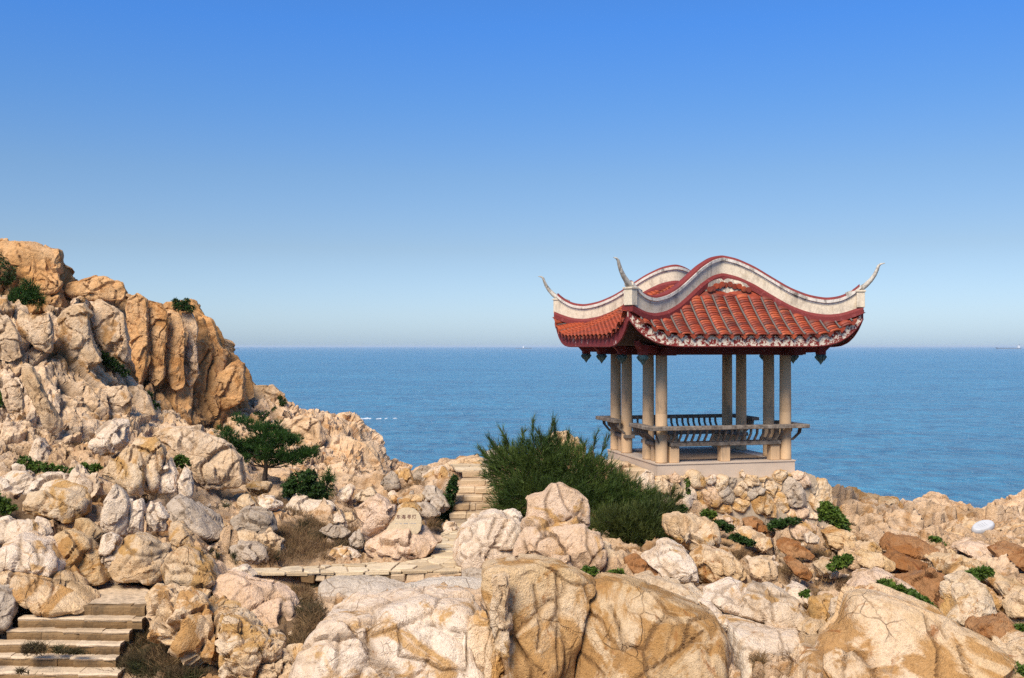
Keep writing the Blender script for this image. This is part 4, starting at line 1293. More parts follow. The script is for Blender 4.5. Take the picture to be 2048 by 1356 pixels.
rock('rock_slab', 'rust', [(1550,1092),(1566,1076),(1600,1090),(1630,1112),(1622,1120),(1580,1112)],
     'rust brown slab below the right half of the rubble footing', 'rock', D=22.2, lean=1.0, facet=.12)
rock('rock_slab', 'rust', [(1566,1118),(1580,1110),(1606,1128),(1626,1152),(1612,1162),(1588,1148)],
     'steep rust brown slab pointing down to the white row', 'rock', D=20.0, lean=.7, facet=.12)
rock('boulder', 'cream', [(1496,1120),(1520,1112),(1546,1118),(1556,1150),(1548,1168),(1510,1168),(1498,1150)],
     'cream block with cracks between the yellowish boulder and the steep rust slab', D=19.7, sharp=.5)
rock('boulder', 'pink', [(1576,1052),(1600,1044),(1630,1050),(1634,1068),(1616,1082),(1586,1076)],
     'rounded tan boulder below the right end of the rubble footing', D=23.0)
rock('boulder', 'cream', [(1476,1064),(1500,1056),(1530,1068),(1548,1096),(1530,1104),(1500,1090)],
     'sloping tan boulder below the middle of the rubble footing', D=22.6, lean=.7)
rock('boulder', 'pink', [(1428,1040),(1450,1030),(1480,1038),(1496,1058),(1480,1066),(1446,1058)],
     'low pinkish boulder under the rubble footing, left of the rust step', D=23.6)
rock('rock_slab', 'rust', [(1482,1036),(1510,1034),(1536,1056),(1552,1074),(1540,1080),(1500,1064)],
     'stepped rust brown rock under the rubble footing', 'rock', D=23.4, sharp=.6)
rock('boulder', 'pale', [(1608,1068),(1622,1064),(1640,1076),(1636,1090),(1612,1086)],
     'small whitish stone on the slope below the rubble footing', D=22.2)
rock('boulder', 'ochre', [(1640,1060),(1664,1052),(1700,1066),(1720,1090),(1700,1106),(1664,1098)],
     'tan boulder left of the green bush below the footing corner', D=23.0, lean=.7)
rock('boulder', 'cream', [(1680,1110),(1700,1100),(1728,1116),(1722,1138),(1696,1136)],
     'tan stone right of the small green plant mid slope', D=20.9)
rock('boulder', 'cream', [(1624,1126),(1650,1116),(1672,1128),(1668,1150),(1640,1154)],
     'tan stone left of the small green plant mid slope', D=20.4)
rock('boulder', 'cream', [(1614,990),(1640,960),(1652,958),(1662,974),(1664,1008),(1650,1028),(1626,1020)],
     'tan outcrop at the right corner of the rubble footing, against the sea', D=27.2, facet=.3)
rock('boulder', 'ochre', [(1675,1016),(1690,1000),(1704,985),(1748,986),(1796,998),(1806,1023),(1818,1064),(1748,1066),(1690,1026)],
     'square topped tan outcrop against the sea, right of the pavilion', D=31, facet=.32, cell=.45, tf=.9, sharp=.5)
rock('boulder', 'cream', [(1740,1040),(1775,1020),(1806,1030),(1830,1070),(1800,1082),(1756,1078)],
     'pale sloping apron of rock below the square topped outcrop', D=29, lean=.9)
rock('boulder', 'ridge', [(1800,1022),(1830,1010),(1868,990),(1884,990),(1894,1001),(1919,1007),(1951,1014),(1975,1026),(1960,1056),(1906,1078),(1811,1074)],
     'jagged peach outcrop against the sea with a double peak', D=33.5, facet=.4, cell=.3, amp=.12, tf=.9)
rock('boulder', 'ridge', [(1955,1024),(1978,1016),(1990,1012),(2004,1018),(2010,1050),(1985,1064),(1960,1052)],
     'small jagged peach outcrop left of the right edge, against the sea', D=34, facet=.4, cell=.35, amp=.12)
rock('boulder', 'ridge', [(1994,1024),(2006,1003),(2016,1010),(2030,998),(2110,985),(2110,1075),(2030,1072),(2000,1056)],
     'jagged peach outcrop cut by the right edge, against the sea', D=32.5, facet=.4, cell=.3, amp=.12)
rock('rock_slab', 'ochre', [(1872,1082),(1905,1060),(1938,1040),(1972,1048),(1996,1066),(1998,1080),(1930,1084),(1890,1090)],
     'tan slab that carries the white oval stone', 'rock', D=27.5, lean=.8, facet=.12, sharp=.4)
rock('boulder', 'ochre', [(1996,1062),(2030,1044),(2100,1050),(2100,1095),(2040,1092),(2000,1082)],
     'ochre rock cut by the right edge, level with the white oval stone', D=27, lean=.6)
rock('rock_slab', 'pink', [(1900,1092),(1940,1082),(2000,1096),(2048,1122),(2030,1134),(1960,1120)],
     'long pinkish slab below the slab with the white oval stone', 'rock', D=23.5, lean=1.0, facet=.14)
rock('rock_slab', 'rust', [(1985,1098),(2020,1088),(2090,1110),(2090,1150),(2040,1140),(2000,1120)],
     'rust patched slab cut by the right edge', 'rock', D=22.5, lean=1.0, facet=.14)
# -- left hand side
rock('boulder', 'pale', [(8,1114),(15,1084),(42,1066),(65,1078),(95,1082),(114,1101),(129,1127),(128,1143),(61,1141),(11,1140)],
     'rounded white boulder with brown seams above the foreground steps', lean=.4, pillow=.1, facet=.1, cuts=3, D=18.9, groove=[ZA((110,605),(100,700),(110,770)), ZA((170,640),(205,740),(190,775)), ZA((255,650),(230,720),(210,770))])
rock('boulder', 'ochre', [(12,1142),(61,1136),(128,1140),(152,1163),(190,1199),(183,1216),(91,1222),(36,1186)],
     'ochre stained skirt of rock beside the top of the foreground steps', lean=.7, D=18.4, facet=.14, cuts=4, groove=[ZA((150,800),(165,900)), ZA((205,800),(190,900)), ZA((260,790),(285,870),(250,960))])
rock('boulder', 'ochre', [(108,1068),(152,1053),(183,1075),(200,1120),(214,1163),(196,1173),(152,1156),(130,1110)],
     'ochre fronted block between the white boulder and the pale column', D=19.3, sharp=.4)
rock('boulder', 'pale', [(200,1072),(222,1064),(237,1072),(234,1120),(236,1176),(216,1172),(206,1120)],
     'slim pale column of rock behind the landing', D=19.4, tf=1.0, lean=.25)
rock('boulder', 'cream', [(230,1158),(232,1106),(247,1076),(274,1066),(304,1079),(331,1099),(344,1129),(325,1158),(266,1166)],
     'rounded cream boulder with curved cracks behind the landing', D=19.5, pillow=.1, facet=.12, groove=[ZA((640,640),(700,700),(800,720),(870,690)), ZA((620,790),(700,690))])
rock('boulder', 'pale', [(204,1068),(205,1023),(217,988),(232,966),(248,980),(258,1004),(256,1040),(252,1070)],
     'tall pointed white boulder on the left slope, taller of a pair', D=21.2, tf=1.0, pillow=.03, facet=.1, cuts=4)
rock('boulder', 'pale', [(250,1068),(256,1030),(262,1004),(282,997),(288,1023),(287,1068)],
     'pointed white boulder leaning on the tall one, shorter of the pair', D=21.3, tf=1.0, facet=.1)
rock('boulder', 'pale', [(288,1066),(294,1030),(301,1007),(316,1003),(335,1030),(334,1064)],
     'white wedge boulder right of the pointed pair', D=21.5, tf=.9)
rock('boulder', 'cream', [(47,1017),(55,985),(110,976),(152,984),(175,1003),(173,1023),(152,1044),(68,1032)],
     'long flat topped cream block on the left slope', D=22.2, sharp=.5, tf=.9)
rock('boulder', 'pale', [(-20,972),(23,938),(50,941),(68,954),(62,990),(0,998)],
     'white boulder at the left edge, first of the upper row', D=23.8, pillow=.1)
rock('boulder', 'pale', [(64,957),(95,945),(130,949),(144,980),(100,988),(70,986)],
     'white boulder second in the upper row, above the flat topped block', D=23.8, pillow=.1)
rock('boulder', 'pale', [(133,964),(148,930),(164,949),(200,964),(200,1012),(175,1002),(140,986)],
     'white boulder with a pointed top, third in the upper row', D=23.6, pillow=.08)
rock('boulder', 'cream', [(202,956),(213,935),(244,901),(262,890),(282,905),(290,950),(284,994),(236,968)],
     'large grey tan boulder mid left slope, left half of a cleft pair', D=23.6, tf=1.0)
rock('boulder', 'cream', [(262,892),(274,877),(316,877),(328,908),(322,945),(316,975),(286,992),(284,940)],
     'large grey tan boulder mid left slope, right half of a cleft pair', D=23.9, tf=1.0)
rock('boulder', 'pale', [(314,956),(328,935),(340,914),(354,950),(355,983),(320,983)],
     'pointed pale rock right of the cleft pair', D=24.0)
rock('boulder', 'pale', [(354,970),(369,934),(384,952),(386,994),(358,994)],
     'pointed pale rock beside a small green plant', D=24.0)
rock('boulder', 'pale', [(184,900),(200,860),(225,838),(252,846),(254,884),(240,902),(205,910)],
     'blocky white rock high on the left slope', D=26.2, pillow=.06)
rock('boulder', 'pale', [(-15,880),(8,856),(26,868),(32,900),(10,918),(-15,910)],
     'rounded tan rock at the left edge above the green shrubs', D=26.5)
rock('boulder', 'pale', [(60,915),(66,880),(78,875),(98,905),(104,930),(80,932)],
     'cone shaped white rock behind the green shrubs', D=25.8)
rock('boulder', 'grey', [(330,1010),(352,990),(385,1000),(420,1030),(446,1062),(440,1080),(400,1090),(365,1070),(340,1040)],
     'grey tan sloping rock right of the white wedge boulder', D=22.6, lean=.6)
rock('boulder', 'cream', [(335,1050),(360,1040),(380,1070),(395,1100),(370,1108),(345,1096)],
     'orange stained rock above the knobbly boulder', D=21.2)
rock('boulder', 'grey', [(460,1040),(491,1019),(533,1029),(553,1060),(525,1070),(472,1060)],
     'large rounded rock, top one of the pillow heap left of the dry grass', D=23.2, pillow=.08)
rock('boulder', 'cream', [(525,1070),(540,1058),(567,1083),(569,1108),(548,1121),(529,1106)],
     'rounded rock, right one of the pillow heap left of the dry grass', D=22.4, pillow=.1)
rock('boulder', 'grey', [(457,1097),(491,1086),(525,1094),(540,1118),(514,1128),(464,1117)],
     'rounded rock, bottom one of the pillow heap left of the dry grass', D=21.8, pillow=.1)
rock('boulder', 'cream', [(440,1058),(457,1052),(474,1084),(462,1092),(447,1084)],
     'narrow rock, left one of the pillow heap left of the dry grass', D=22.8)
rock('boulder', 'cream', [(474,1064),(500,1062),(528,1072),(526,1092),(496,1090),(478,1086)],
     'small rounded rock in the middle of the pillow heap', D=22.3)
rock('boulder', 'cream', [(320,1140),(346,1103),(365,1094),(396,1102),(419,1128),(432,1162),(421,1182),(365,1190),(329,1174)],
     'knobbly cream boulder right of the landing', D=18.5, cell=.45, pillow=.11, facet=.08, cuts=6, power=2.75)
rock('boulder', 'ochre', [(296,1184),(323,1174),(365,1193),(403,1193),(430,1212),(449,1240),(452,1300),(445,1340),(400,1310),(365,1287),(323,1253),(297,1222)],
     'ochre rock face with a net of cracks right of the foreground steps', D=17.2, cell=.34, amp=.3, crack=.35, pillow=.25, facet=.45, lean=.75, cuts=6, tf=.8)
rock('boulder', 'cream', [(440,1222),(460,1222),(491,1238),(525,1268),(571,1296),(596,1331),(607,1420),(452,1420),(446,1330),(448,1270)],
     'cracked block slope of cream rock at the bottom, left of the centre', D=16.4, cell=.26, amp=.3, crack=.35, pillow=.3, facet=.45, lean=.75, cuts=6, tf=.8)
rock('boulder', 'pink', [(428,1146),(453,1140),(487,1154),(540,1166),(582,1193),(599,1258),(588,1284),(533,1262),(470,1222),(440,1190)],
     'broad pinkish boulder with orange stains left of the path wall', D=18.4, lean=.7, tf=.9)
rock('boulder', 'pale', [(455,1147),(475,1134),(491,1131),(512,1150),(500,1162)],
     'small pale knob behind the broad pinkish boulder', D=19.6)
rock('boulder', 'grey', [(-40,1172),(15,1177),(33,1200),(29,1232),(10,1264),(-40,1270)],
     'grey white boulder cut by the left edge beside the steps', D=17.8, pillow=.1)
rock('boulder', 'cream', [(-30,1120),(0,1128),(22,1158),(40,1182),(28,1196),(-30,1180)],
     'tan rock at the left edge above the grey white boulder', D=18.6)
rock('boulder', 'pale', [(-30,1050),(40,1040),(90,1050),(100,1080),(60,1084),(10,1090),(-30,1090)],
     'flat pale ledge at the left edge behind the rounded white boulder', D=20.4, lean=.9)
# -- round the inscription and the path
rock('boulder', 'pink', [(706,1016),(730,1000),(754,987),(775,999),(782,1010),(792,1010),(794,1028),(778,1054),(734,1080),(718,1050)],
     'large orange boulder tilted towards the inscribed stone', D=22.6, tf=.8, lean=.1, cell=.7, cuts=6, sharp=.4, facet=.18)
rock('boulder', 'pink', [(728,1122),(735,1080),(775,1061),(837,1064),(846,1048),(860,1062),(877,1084),(862,1104),(840,1120),(783,1125)],
     'orange veined boulder that carries the inscribed stone', D=22.1, tf=.9, lean=.35, cell=.55)
rock('boulder', 'pale', [(652,1114),(665,1096),(695,1095),(713,1102),(722,1112),(695,1120)],
     'low pale stone in the dry grass at the path edge', D=21.9)
rock('boulder', 'grey', [(638,1061),(660,1050),(680,1052),(703,1066),(690,1074),(660,1074)],
     'flat grey stone in the middle of the dry grass', D=24.0)
rock('boulder', 'pale', [(669,1028),(680,1018),(694,1053),(684,1066),(672,1050)],
     'standing white stone left of the tilted orange boulder', D=24.4)
rock('boulder', 'ochre', [(688,1025),(704,1024),(714,1041),(697,1046)],
     'small yellow stone left of the tilted orange boulder', D=24.2)
rock('boulder', 'grey', [(696,1078),(708,1066),(720,1060),(729,1084),(722,1098),(700,1090)],
     'grey rounded stone at the foot of the tilted orange boulder', D=23.0)
rock('boulder', 'pale', [(664,1005),(680,985),(697,972),(708,976),(700,998),(680,1010)],
     'sloping white stone below the right end of the far ridge', D=28.5)
rock('boulder', 'cream', [(706,995),(722,982),(742,974),(752,986),(742,1000),(716,1004)],
     'yellowish stone behind the tilted orange boulder', D=27.5)
rock('boulder', 'grey', [(760,968),(770,954),(781,943),(799,962),(800,976),(775,982)],
     'grey tan boulder in the pile behind the inscribed stone, left of a square one', D=30)
rock('boulder', 'cream', [(794,942),(800,936),(818,940),(828,958),(820,968),(798,966)],
     'square orange boulder on the crest left of the upper stairs', D=30.8, sharp=.5)
rock('boulder', 'grey', [(824,966),(828,946),(842,930),(862,930),(866,944),(848,966)],
     'tan boulder on the crest against the sea, right of the square one', D=31)
rock('boulder', 'pale', [(843,954),(866,935),(884,934),(908,949),(914,966),(887,980),(858,970)],
     'broad pale boulder beside the top of the upper stairs', D=29.6)
rock('boulder', 'grey', [(840,993),(851,973),(872,972),(886,990),(872,1002),(850,1000)],
     'tan boulder left of the upper stairs, below the broad pale one', D=28)
rock('boulder', 'grey', [(860,1002),(880,988),(890,996),(901,1014),(888,1030),(868,1018)],
     'pinkish grey boulder halfway up beside the upper stairs', D=26.6)
rock('rock_slab', 'ochre', [(796,1000),(820,990),(842,987),(850,1000),(826,1006),(800,1008)],
     'long yellow brown slab behind the inscribed stone', 'rock', D=26)
rock('rock_slab', 'grey', [(829,1008),(850,1002),(866,1012),(882,1030),(862,1036),(840,1022)],
     'grey brown slab lying behind the inscribed stone on the right', 'rock', D=25, sharp=.5)
rock('boulder', 'cream', [(794,1018),(812,1004),(830,1006),(842,1024),(836,1036),(806,1034)],
     'orange brown stone peeping over the inscribed stone', D=24.2)
rock('rock_slab', 'cream', [(882,934),(905,924),(930,916),(962,914),(985,920),(985,938),(930,942),(896,942)],
     'long flat tan rock on the crest above the upper stairs', 'rock', D=30.6, lean=.8, facet=.12)
rock('boulder', 'pale', [(850,1060),(858,1058),(864,1064),(858,1068),(848,1067)],
     'small white stone at the path edge right of the orange veined boulder', D=23.5)
rock('boulder', 'pale', [(883,1052),(892,1042),(908,1044),(920,1058),(908,1068),(888,1066)],
     'whitish stone in front of the lowest upper stair', D=25)
rock('boulder', 'pale', [(566,1034),(575,1010),(590,994),(624,1002),(662,1006),(668,1020),(640,1026),(577,1040)],
     'flat white rock shelf right below the round green bush', D=27, lean=.9, facet=.14)
rock('boulder', 'cream', [(490,969),(506,963),(524,963),(543,967),(534,988),(497,984)],
     'squared tan block at the foot of the pine', D=27.4, sharp=.8, lean=.1)
rock('boulder', 'pale', [(511,999),(524,994),(543,993),(561,1011),(552,1024),(528,1018)],
     'hollowed white rock below the squared tan block', D=26)
rock('boulder', 'cream', [(472,1002),(486,988),(498,988),(526,1022),(512,1032),(484,1016)],
     'slanting tan slab below the pine, left of the hollowed rock', D=25.6, lean=.6)
rock('boulder', 'ridge', [(640,1000),(652,975),(668,968),(676,985),(668,1004)],
     'tan rock beside the round green bush, at its right', D=29)
rock('boulder', 'ochre', [(1084,905),(1092,880),(1108,864),(1134,862),(1152,878),(1170,898),(1160,915),(1110,920)],
     'brown rock rising behind the dark shrub, left of the pavilion', D=29.5)
rock('boulder', 'grey', [(962,930),(972,905),(990,896),(1010,900),(1020,930),(990,945)],
     'dark grey rock behind the left end of the dark shrub', D=29.5)

# -- crags and pillars of the left cliff
ZG = lambda *p: Z(0, 460, 3.39, p)
PIL = dict(tf=.42, cell=.34, lean=.3, amp=.07, facet=.2, cuts=10, sharp=.6, rough=.03, push=-.15)
rock('crag', 'cliff', ZG((-140,85),(0,72),(180,72),(320,118),(405,128),(412,200),(388,285),(330,330),(200,340),(130,330),(-140,340)), 'blocky orange crag at the very top of the left cliff', 'rock', D=37.9, tf=.7, cell=.34, sharp=.7, facet=.2)
rock('crag', 'cliff', ZG((120,330),(250,290),(388,290),(425,365),(380,430),(250,440),(130,420)), 'orange ledge right below the topmost crag', 'rock', D=37.3, **PIL)
rock('crag', 'cliff', ZG((435,372),(560,330),(700,314),(830,358),(862,420),(840,480),(640,480),(500,475),(440,415)), 'rounded orange crag with a split on the cliff crest', 'rock', D=38.2, **PIL)
rock('rock_pillar', 'slope', ZG((600,480),(660,465),(760,510),(840,560),(855,700),(885,900),(800,935),(700,835),(620,745),(598,600)), 'grey tan pillar in the left half of the orange cliff', 'rock', **PIL)
rock('rock_pillar', 'cliff', ZG((846,455),(930,425),(990,465),(1003,700),(994,900),(962,1045),(902,1010),(882,800),(860,620)), 'narrow orange pillar right of the grey tan pillar', 'rock', **PIL)
rock('rock_pillar', 'cliff', ZG((985,465),(1060,485),(1132,555),(1124,760),(1112,1005),(1050,1065),(1000,1005),(1002,700)), 'orange pillar in the middle of the cliff', 'rock', **PIL)
rock('rock_pillar', 'cliff', ZG((1125,535),(1222,555),(1252,700),(1244,900),(1254,1065),(1180,1105),(1128,1005),(1124,760)), 'orange pillar right of the middle of the cliff', 'rock', **PIL)
rock('rock_pillar', 'ridge', ZG((1218,535),(1300,555),(1342,650),(1334,800),(1343,1005),(1290,1085),(1250,1005),(1242,760)), 'pale orange pillar next to the right shoulder of the cliff', 'rock', **PIL)
rock('crag', 'cliff', ZG((1335,560),(1430,600),(1463,680),(1484,760),(1535,850),(1440,905),(1380,955),(1338,850)), 'dark patched crag on the right shoulder of the cliff', 'rock', **PIL)
rock('rock_pillar', 'cliff', ZG((1355,1000),(1420,945),(1500,955),(1600,880),(1652,928),(1664,1030),(1645,1150),(1560,1205),(1450,1245),(1380,1255),(1356,1130)), 'broad orange buttress at the right end of the cliff, over the sea', 'rock', **PIL)
rock('rock_pillar', 'slope', ZG((100,540),(220,570),(330,560),(360,700),(340,840),(240,800),(130,700)), 'tan rock rib on the near left slope, below the highest shrub', 'rock', **PIL)
rock('rock_pillar', 'slope', ZG((380,560),(470,520),(560,490),(600,560),(610,720),(700,900),(620,930),(500,860),(420,740)), 'tan rock rib on the near left slope, under the sloping shrub', 'rock', **PIL)
rock('rock_pillar', 'slope', ZG((-60,560),(60,590),(120,700),(150,860),(60,900),(-60,860)), 'tan rock rib at the left edge below the highest shrub', 'rock', **PIL)
rock('rock_pillar', 'slope', ZG((120,880),(200,900),(290,1100),(380,1260),(440,1350),(360,1400),(260,1250),(170,1060)), 'long slanting rib on the near left slope', 'rock', **PIL)
rock('rock_pillar', 'slope', ZG((20,1000),(110,1010),(150,1120),(160,1230),(60,1260),(20,1130)), 'pale slanting block at the left edge, mid slope', 'rock', **PIL)
rock('rock_pillar', 'slope', ZG((660,1100),(760,1060),(860,1050),(900,1180),(860,1290),(740,1300),(680,1220)), 'fluted pale rib in the middle of the near left slope', 'rock', **PIL)
rock('rock_pillar', 'slope', ZG((860,1060),(950,1050),(1010,1130),(1060,1260),(960,1250),(880,1180)), 'brown rib with a dark hollow under it on the near left slope', 'rock', **PIL)
rock('rock_pillar', 'slope', [(300,870),(340,850),(400,860),(450,880),(478,915),(490,965),(470,985),(420,975),(350,930)], 'broad smooth tan rock left of the pine', 'rock', **PIL)
rock('crag', 'ridge', [(488,790),(500,768),(545,770),(572,795),(586,820),(560,840),(510,830)], 'orange topped block where the ridge drops from the cliff', 'rock', D=43.3, **PIL)
rock('crag', 'ridge', [(668,838),(676,828),(692,824),(711,832),(722,850),(716,866),(680,862)], 'blocky knob on the far ridge against the sea', 'rock', D=45.6, **PIL)
rock('crag', 'ridge', [(560,850),(600,830),(640,840),(650,880),(620,930),(580,920)], 'grey streaked crag on the far ridge, right above the pine', 'rock', D=40, **PIL)
rock('crag', 'ridge', [(640,880),(690,870),(730,885),(760,920),(770,950),(720,960),(660,930)], 'splintered peach crag low on the far ridge', 'rock', D=40.5, **PIL)
# -- heaps of small stones that nothing tells apart, one group to a place
TONE = {'cream': 'cream', 'pale': 'whitish', 'grey': 'grey', 'ochre': 'yellow brown', 'rust': 'rust brown', 'pink': 'pinkish', 'slope': 'tan'}
def scatter(region, n, smin, smax, mats, name, place, cat, group):
    reg = np.array(region, float)
    rg = np.random.default_rng(len(group) * 77 + n)
    lo, hi = reg.min(0), reg.max(0)
    k = 0
    while k < n:
        p = rg.uniform(lo, hi)
        a, b = reg, np.roll(reg, -1, axis=0)
        inside = (((a[:, 1] > p[1]) != (b[:, 1] > p[1])) & (p[0] < (b[:, 0] - a[:, 0]) * (p[1] - a[:, 1]) / (b[:, 1] - a[:, 1] + 1e-9) + a[:, 0])).sum() % 2
        if not inside: continue
        s = smin + (smax - smin) * rg.random()**2
        m = rg.integers(6, 9)
        an = np.sort(rg.uniform(0, 2 * math.pi, m))
        asp = rg.uniform(.55, 1.0)
        ro = rg.uniform(-.6, .6)
        pts = [(s * .5 * rg.uniform(.8, 1.1) * math.cos(t), s * .5 * asp * rg.uniform(.8, 1.1) * math.sin(t)) for t in an]
        pts = [(p[0] + x * math.cos(ro) - y * math.sin(ro), p[1] + x * math.sin(ro) + y * math.cos(ro)) for x, y in pts]
        mt = mats[rg.integers(len(mats))]
        fx, fy = (p - lo) / (hi - lo)
        label = '%s %s stone in the %s %s %s' % ('larger' if s > (smin + smax) / 2 else 'small', TONE[mt], 'upper' if fy < .5 else 'lower', ['left', 'middle', 'right'][min(2, int(fx * 3))], place)
        rock(name, mt, pts, label, cat, group, n=4 if s > 18 else 3, tf=1.1, push=.3)
        k += 1
scatter([(660,1000),(720,985),(850,985),(870,1030),(800,1010),(710,1010),(665,1060)], 26, 10, 24, ['cream', 'pale', 'grey'], 'stone', 'of the rubble behind the inscribed stone', 'stone', 'rubble behind the inscribed stone')
scatter([(400,1000),(470,990),(470,1050),(430,1110),(380,1100),(370,1050)], 26, 9, 20, ['cream', 'pale', 'slope'], 'stone', 'of the rubble slope left of the pillow heap', 'stone', 'rubble slope on the left')
scatter([(1440,1060),(1560,1080),(1680,1090),(1700,1160),(1620,1170),(1500,1110)], 26, 9, 22, ['cream', 'pale', 'ochre', 'pink'], 'stone', 'of the slope below the rubble footing', 'stone', 'loose stones below the pavilion')
scatter([(1460,1240),(1600,1240),(1600,1300),(1500,1330),(1470,1290)], 14, 9, 22, ['pale', 'cream'], 'stone', 'of the sandy pocket between two huge boulders', 'stone', 'stones in the sandy pocket')
scatter([(80,870),(200,870),(210,910),(120,930)], 16, 8, 16, ['cream', 'ochre'], 'stone', 'of the scree shelf on the left slope', 'stone', 'scree on the left shelf')
scatter([(560,1180),(640,1170),(640,1290),(590,1310)], 12, 8, 20, ['cream', 'grey'], 'stone', 'of the weedy gully left of centre', 'stone', 'stones in the weedy gully')
scatter([(820,960),(900,960),(900,1030),(840,1040)], 14, 9, 18, ['grey', 'pale', 'cream'], 'stone', 'of the boulders beside the upper stairs', 'stone', 'stones left of the upper stairs')
scatter([(1700,1080),(1860,1090),(1990,1180),(1800,1160)], 18, 9, 22, ['ochre', 'rust', 'cream'], 'stone', 'of the slabs on the right slope', 'stone', 'stones on the right slope')

# ------------------------------------------------------------------ rubble footing of the pavilion
def toW(u, v, w):
    c, s = math.cos(PROT), math.sin(PROT)
    return Vector((PAV[0] + u * c - v * s, PAV[1] + u * s + v * c, PAV[2] + w))
def wall_D(px):
    return 26.10 + (px - 1315) / 277 * 0.93
foot = empty('rubble_footing', toW(0, -1.9, -1.5))
tag(foot, 'rough rubble stone footing under the pavilion platform', 'wall')
FB = Vector(foot.location)
# mortar body: a battered block under the platform
b = MB()
A = [toW(-2.25, -2.05, -.42), toW(2.45, -2.05, -.42), toW(2.45, 2.0, -.42), toW(-2.25, 2.0, -.42)]
B_ = [toW(-2.5, -2.45, -2.2), toW(2.85, -2.45, -2.2), toW(2.85, 2.3, -2.2), toW(-2.5, 2.3, -2.2)]
b.add([p - FB for p in B_ + A], [(0, 3, 2, 1), (4, 5, 6, 7), (0, 1, 5, 4), (1, 2, 6, 5), (2, 3, 7, 6), (3, 0, 4, 7)])
b.build('mortar_body', M['mortar'], foot)
STONES = [
 [(470,90),(510,55),(560,70),(625,130),(600,235),(520,210),(480,140)],[(280,110),(340,75),(395,120),(390,165),(330,188),(285,150)],
 [(400,115),(465,86),(474,120),(440,145)],[(628,130),(735,103),(738,140),(690,182),(622,182)],
 [(735,125),(790,98),(855,120),(855,180),(792,245),(750,268),(718,180)],[(588,200),(680,180),(730,230),(788,350),(742,402),(668,388),(618,300)],
 [(285,230),(370,183),(412,240),(412,300),(330,335),(285,290)],[(405,300),(480,208),(527,230),(552,290),(542,372),(470,418),(406,372)],
 [(548,260),(592,248),(612,340),(588,360),(558,320)],[(762,285),(860,206),(918,280),(898,368),(798,368)],
 [(922,240),(1000,168),(1042,200),(1038,300),(1000,338),(926,290)],[(972,80),(1000,48),(1028,80),(1018,142),(985,112)],
 [(1022,100),(1142,108),(1168,192),(1050,212),(1018,150)],[(1042,225),(1130,193),(1205,240),(1090,340),(1042,280)],
 [(1190,200),(1240,128),(1287,128),(1338,200),(1302,310),(1228,262)],[(1150,130),(1240,118),(1212,162),(1155,158)],
 [(1302,90),(1370,53),(1433,65),(1428,120),(1370,184),(1308,162)],[(1378,210),(1430,118),(1502,160),(1604,290),(1604,352),(1500,404),(1438,342)],
 [(1485,95),(1550,68),(1622,110),(1638,190),(1600,224),(1528,172)],[(1072,370),(1220,253),(1322,400),(1318,502),(1190,518),(1098,432)],
 [(896,362),(950,328),(1058,360),(1053,422),(1020,458),(950,442),(898,422)],[(1308,330),(1360,248),(1412,330),(1448,422),(1360,468),(1322,432)],
 [(1428,450),(1530,388),(1628,430),(1624,492),(1530,524),(1438,502)],[(1628,250),(1700,308),(1728,402),(1680,434),(1638,352)],
 [(-20,130),(60,63),(137,90),(132,200),(62,294),(-20,294)],[(133,130),(210,118),(283,190),(273,264),(180,264),(128,200)],
 [(318,340),(407,308),(414,432),(348,424)],[(998,310),(1052,298),(1073,342),(1018,350)],[(1568,370),(1642,388),(1654,442),(1618,454)],
 [(1338,200),(1387,198),(1372,252),(1333,262)],[(858,120),(942,128),(928,172),(902,234),(856,192)],[(1433,85),(1462,72),(1484,100),(1450,118)],
 [(1598,310),(1638,328),(1634,374),(1602,368)],[(1605,512),(1640,478),(1724,463),(1775,545),(1700,534)],
 [(285,180),(325,178),(330,205),(290,212)],[(545,372),(612,352),(660,400),(640,440),(560,440)],[(690,410),(760,385),(880,400),(890,450),(800,470),(700,450)],
 [(205,105),(270,98),(282,130),(240,140)],[(1640,190),(1700,180),(1712,260),(1680,290),(1640,240)],[(1700,440),(1740,430),(1770,480),(1740,500)]]
smats = ['cream', 'cream', 'pale', 'ochre', 'cream', 'pink', 'grey']
for i, pl in enumerate(STONES):
    pp = ZF(*pl)
    cx = sum(p[0] for p in pp) / len(pp); cy = sum(p[1] for p in pp) / len(pp)
    pp = [(cx + (x - cx) * 1.13, cy + (y - cy) * 1.13) for x, y in pp]
    D = wall_D(cx) - (cy - 945) / 90 * .22 - .02
    o = rock('stone', smats[(i * 5 + i // 3) % 7], pp, D=D, tf=.8, lean=.05, cell=.7, n=4 if max(p[0] for p in pp) - min(p[0] for p in pp) > 12 else 3, cuts=8, parent=foot, facet=.14, power=3.0)
    o.location = Vector(o.location) - FB
# right flank of the footing, seen edge on from here
for i, (v, w, s) in enumerate([(-1.4, -.65, .3), (-.8, -.9, .36), (-.1, -.62, .3), (.5, -1.0, .36), (1.1, -.7, .32), (-1.2, -1.2, .36), (0, -1.35, .35)]):
    bm = MB()
    vv, ff = ico(3)
    n = fbm(vv * 1.4 + i * 5, 400 + i, 3)[:, None]
    me = mesh_np('stone', vv * (1 + .25 * n) * np.array((.6, 1.1, .85)) * s, ff, True, {'crack': n[:, 0] * 0, 'blk': n[:, 0] * 0 + .5, 'dirt': n[:, 0] * 0})
    o = link('stone', me, M[smats[i]], foot, toW(2.55 + .12 * -w, v, w) - FB)

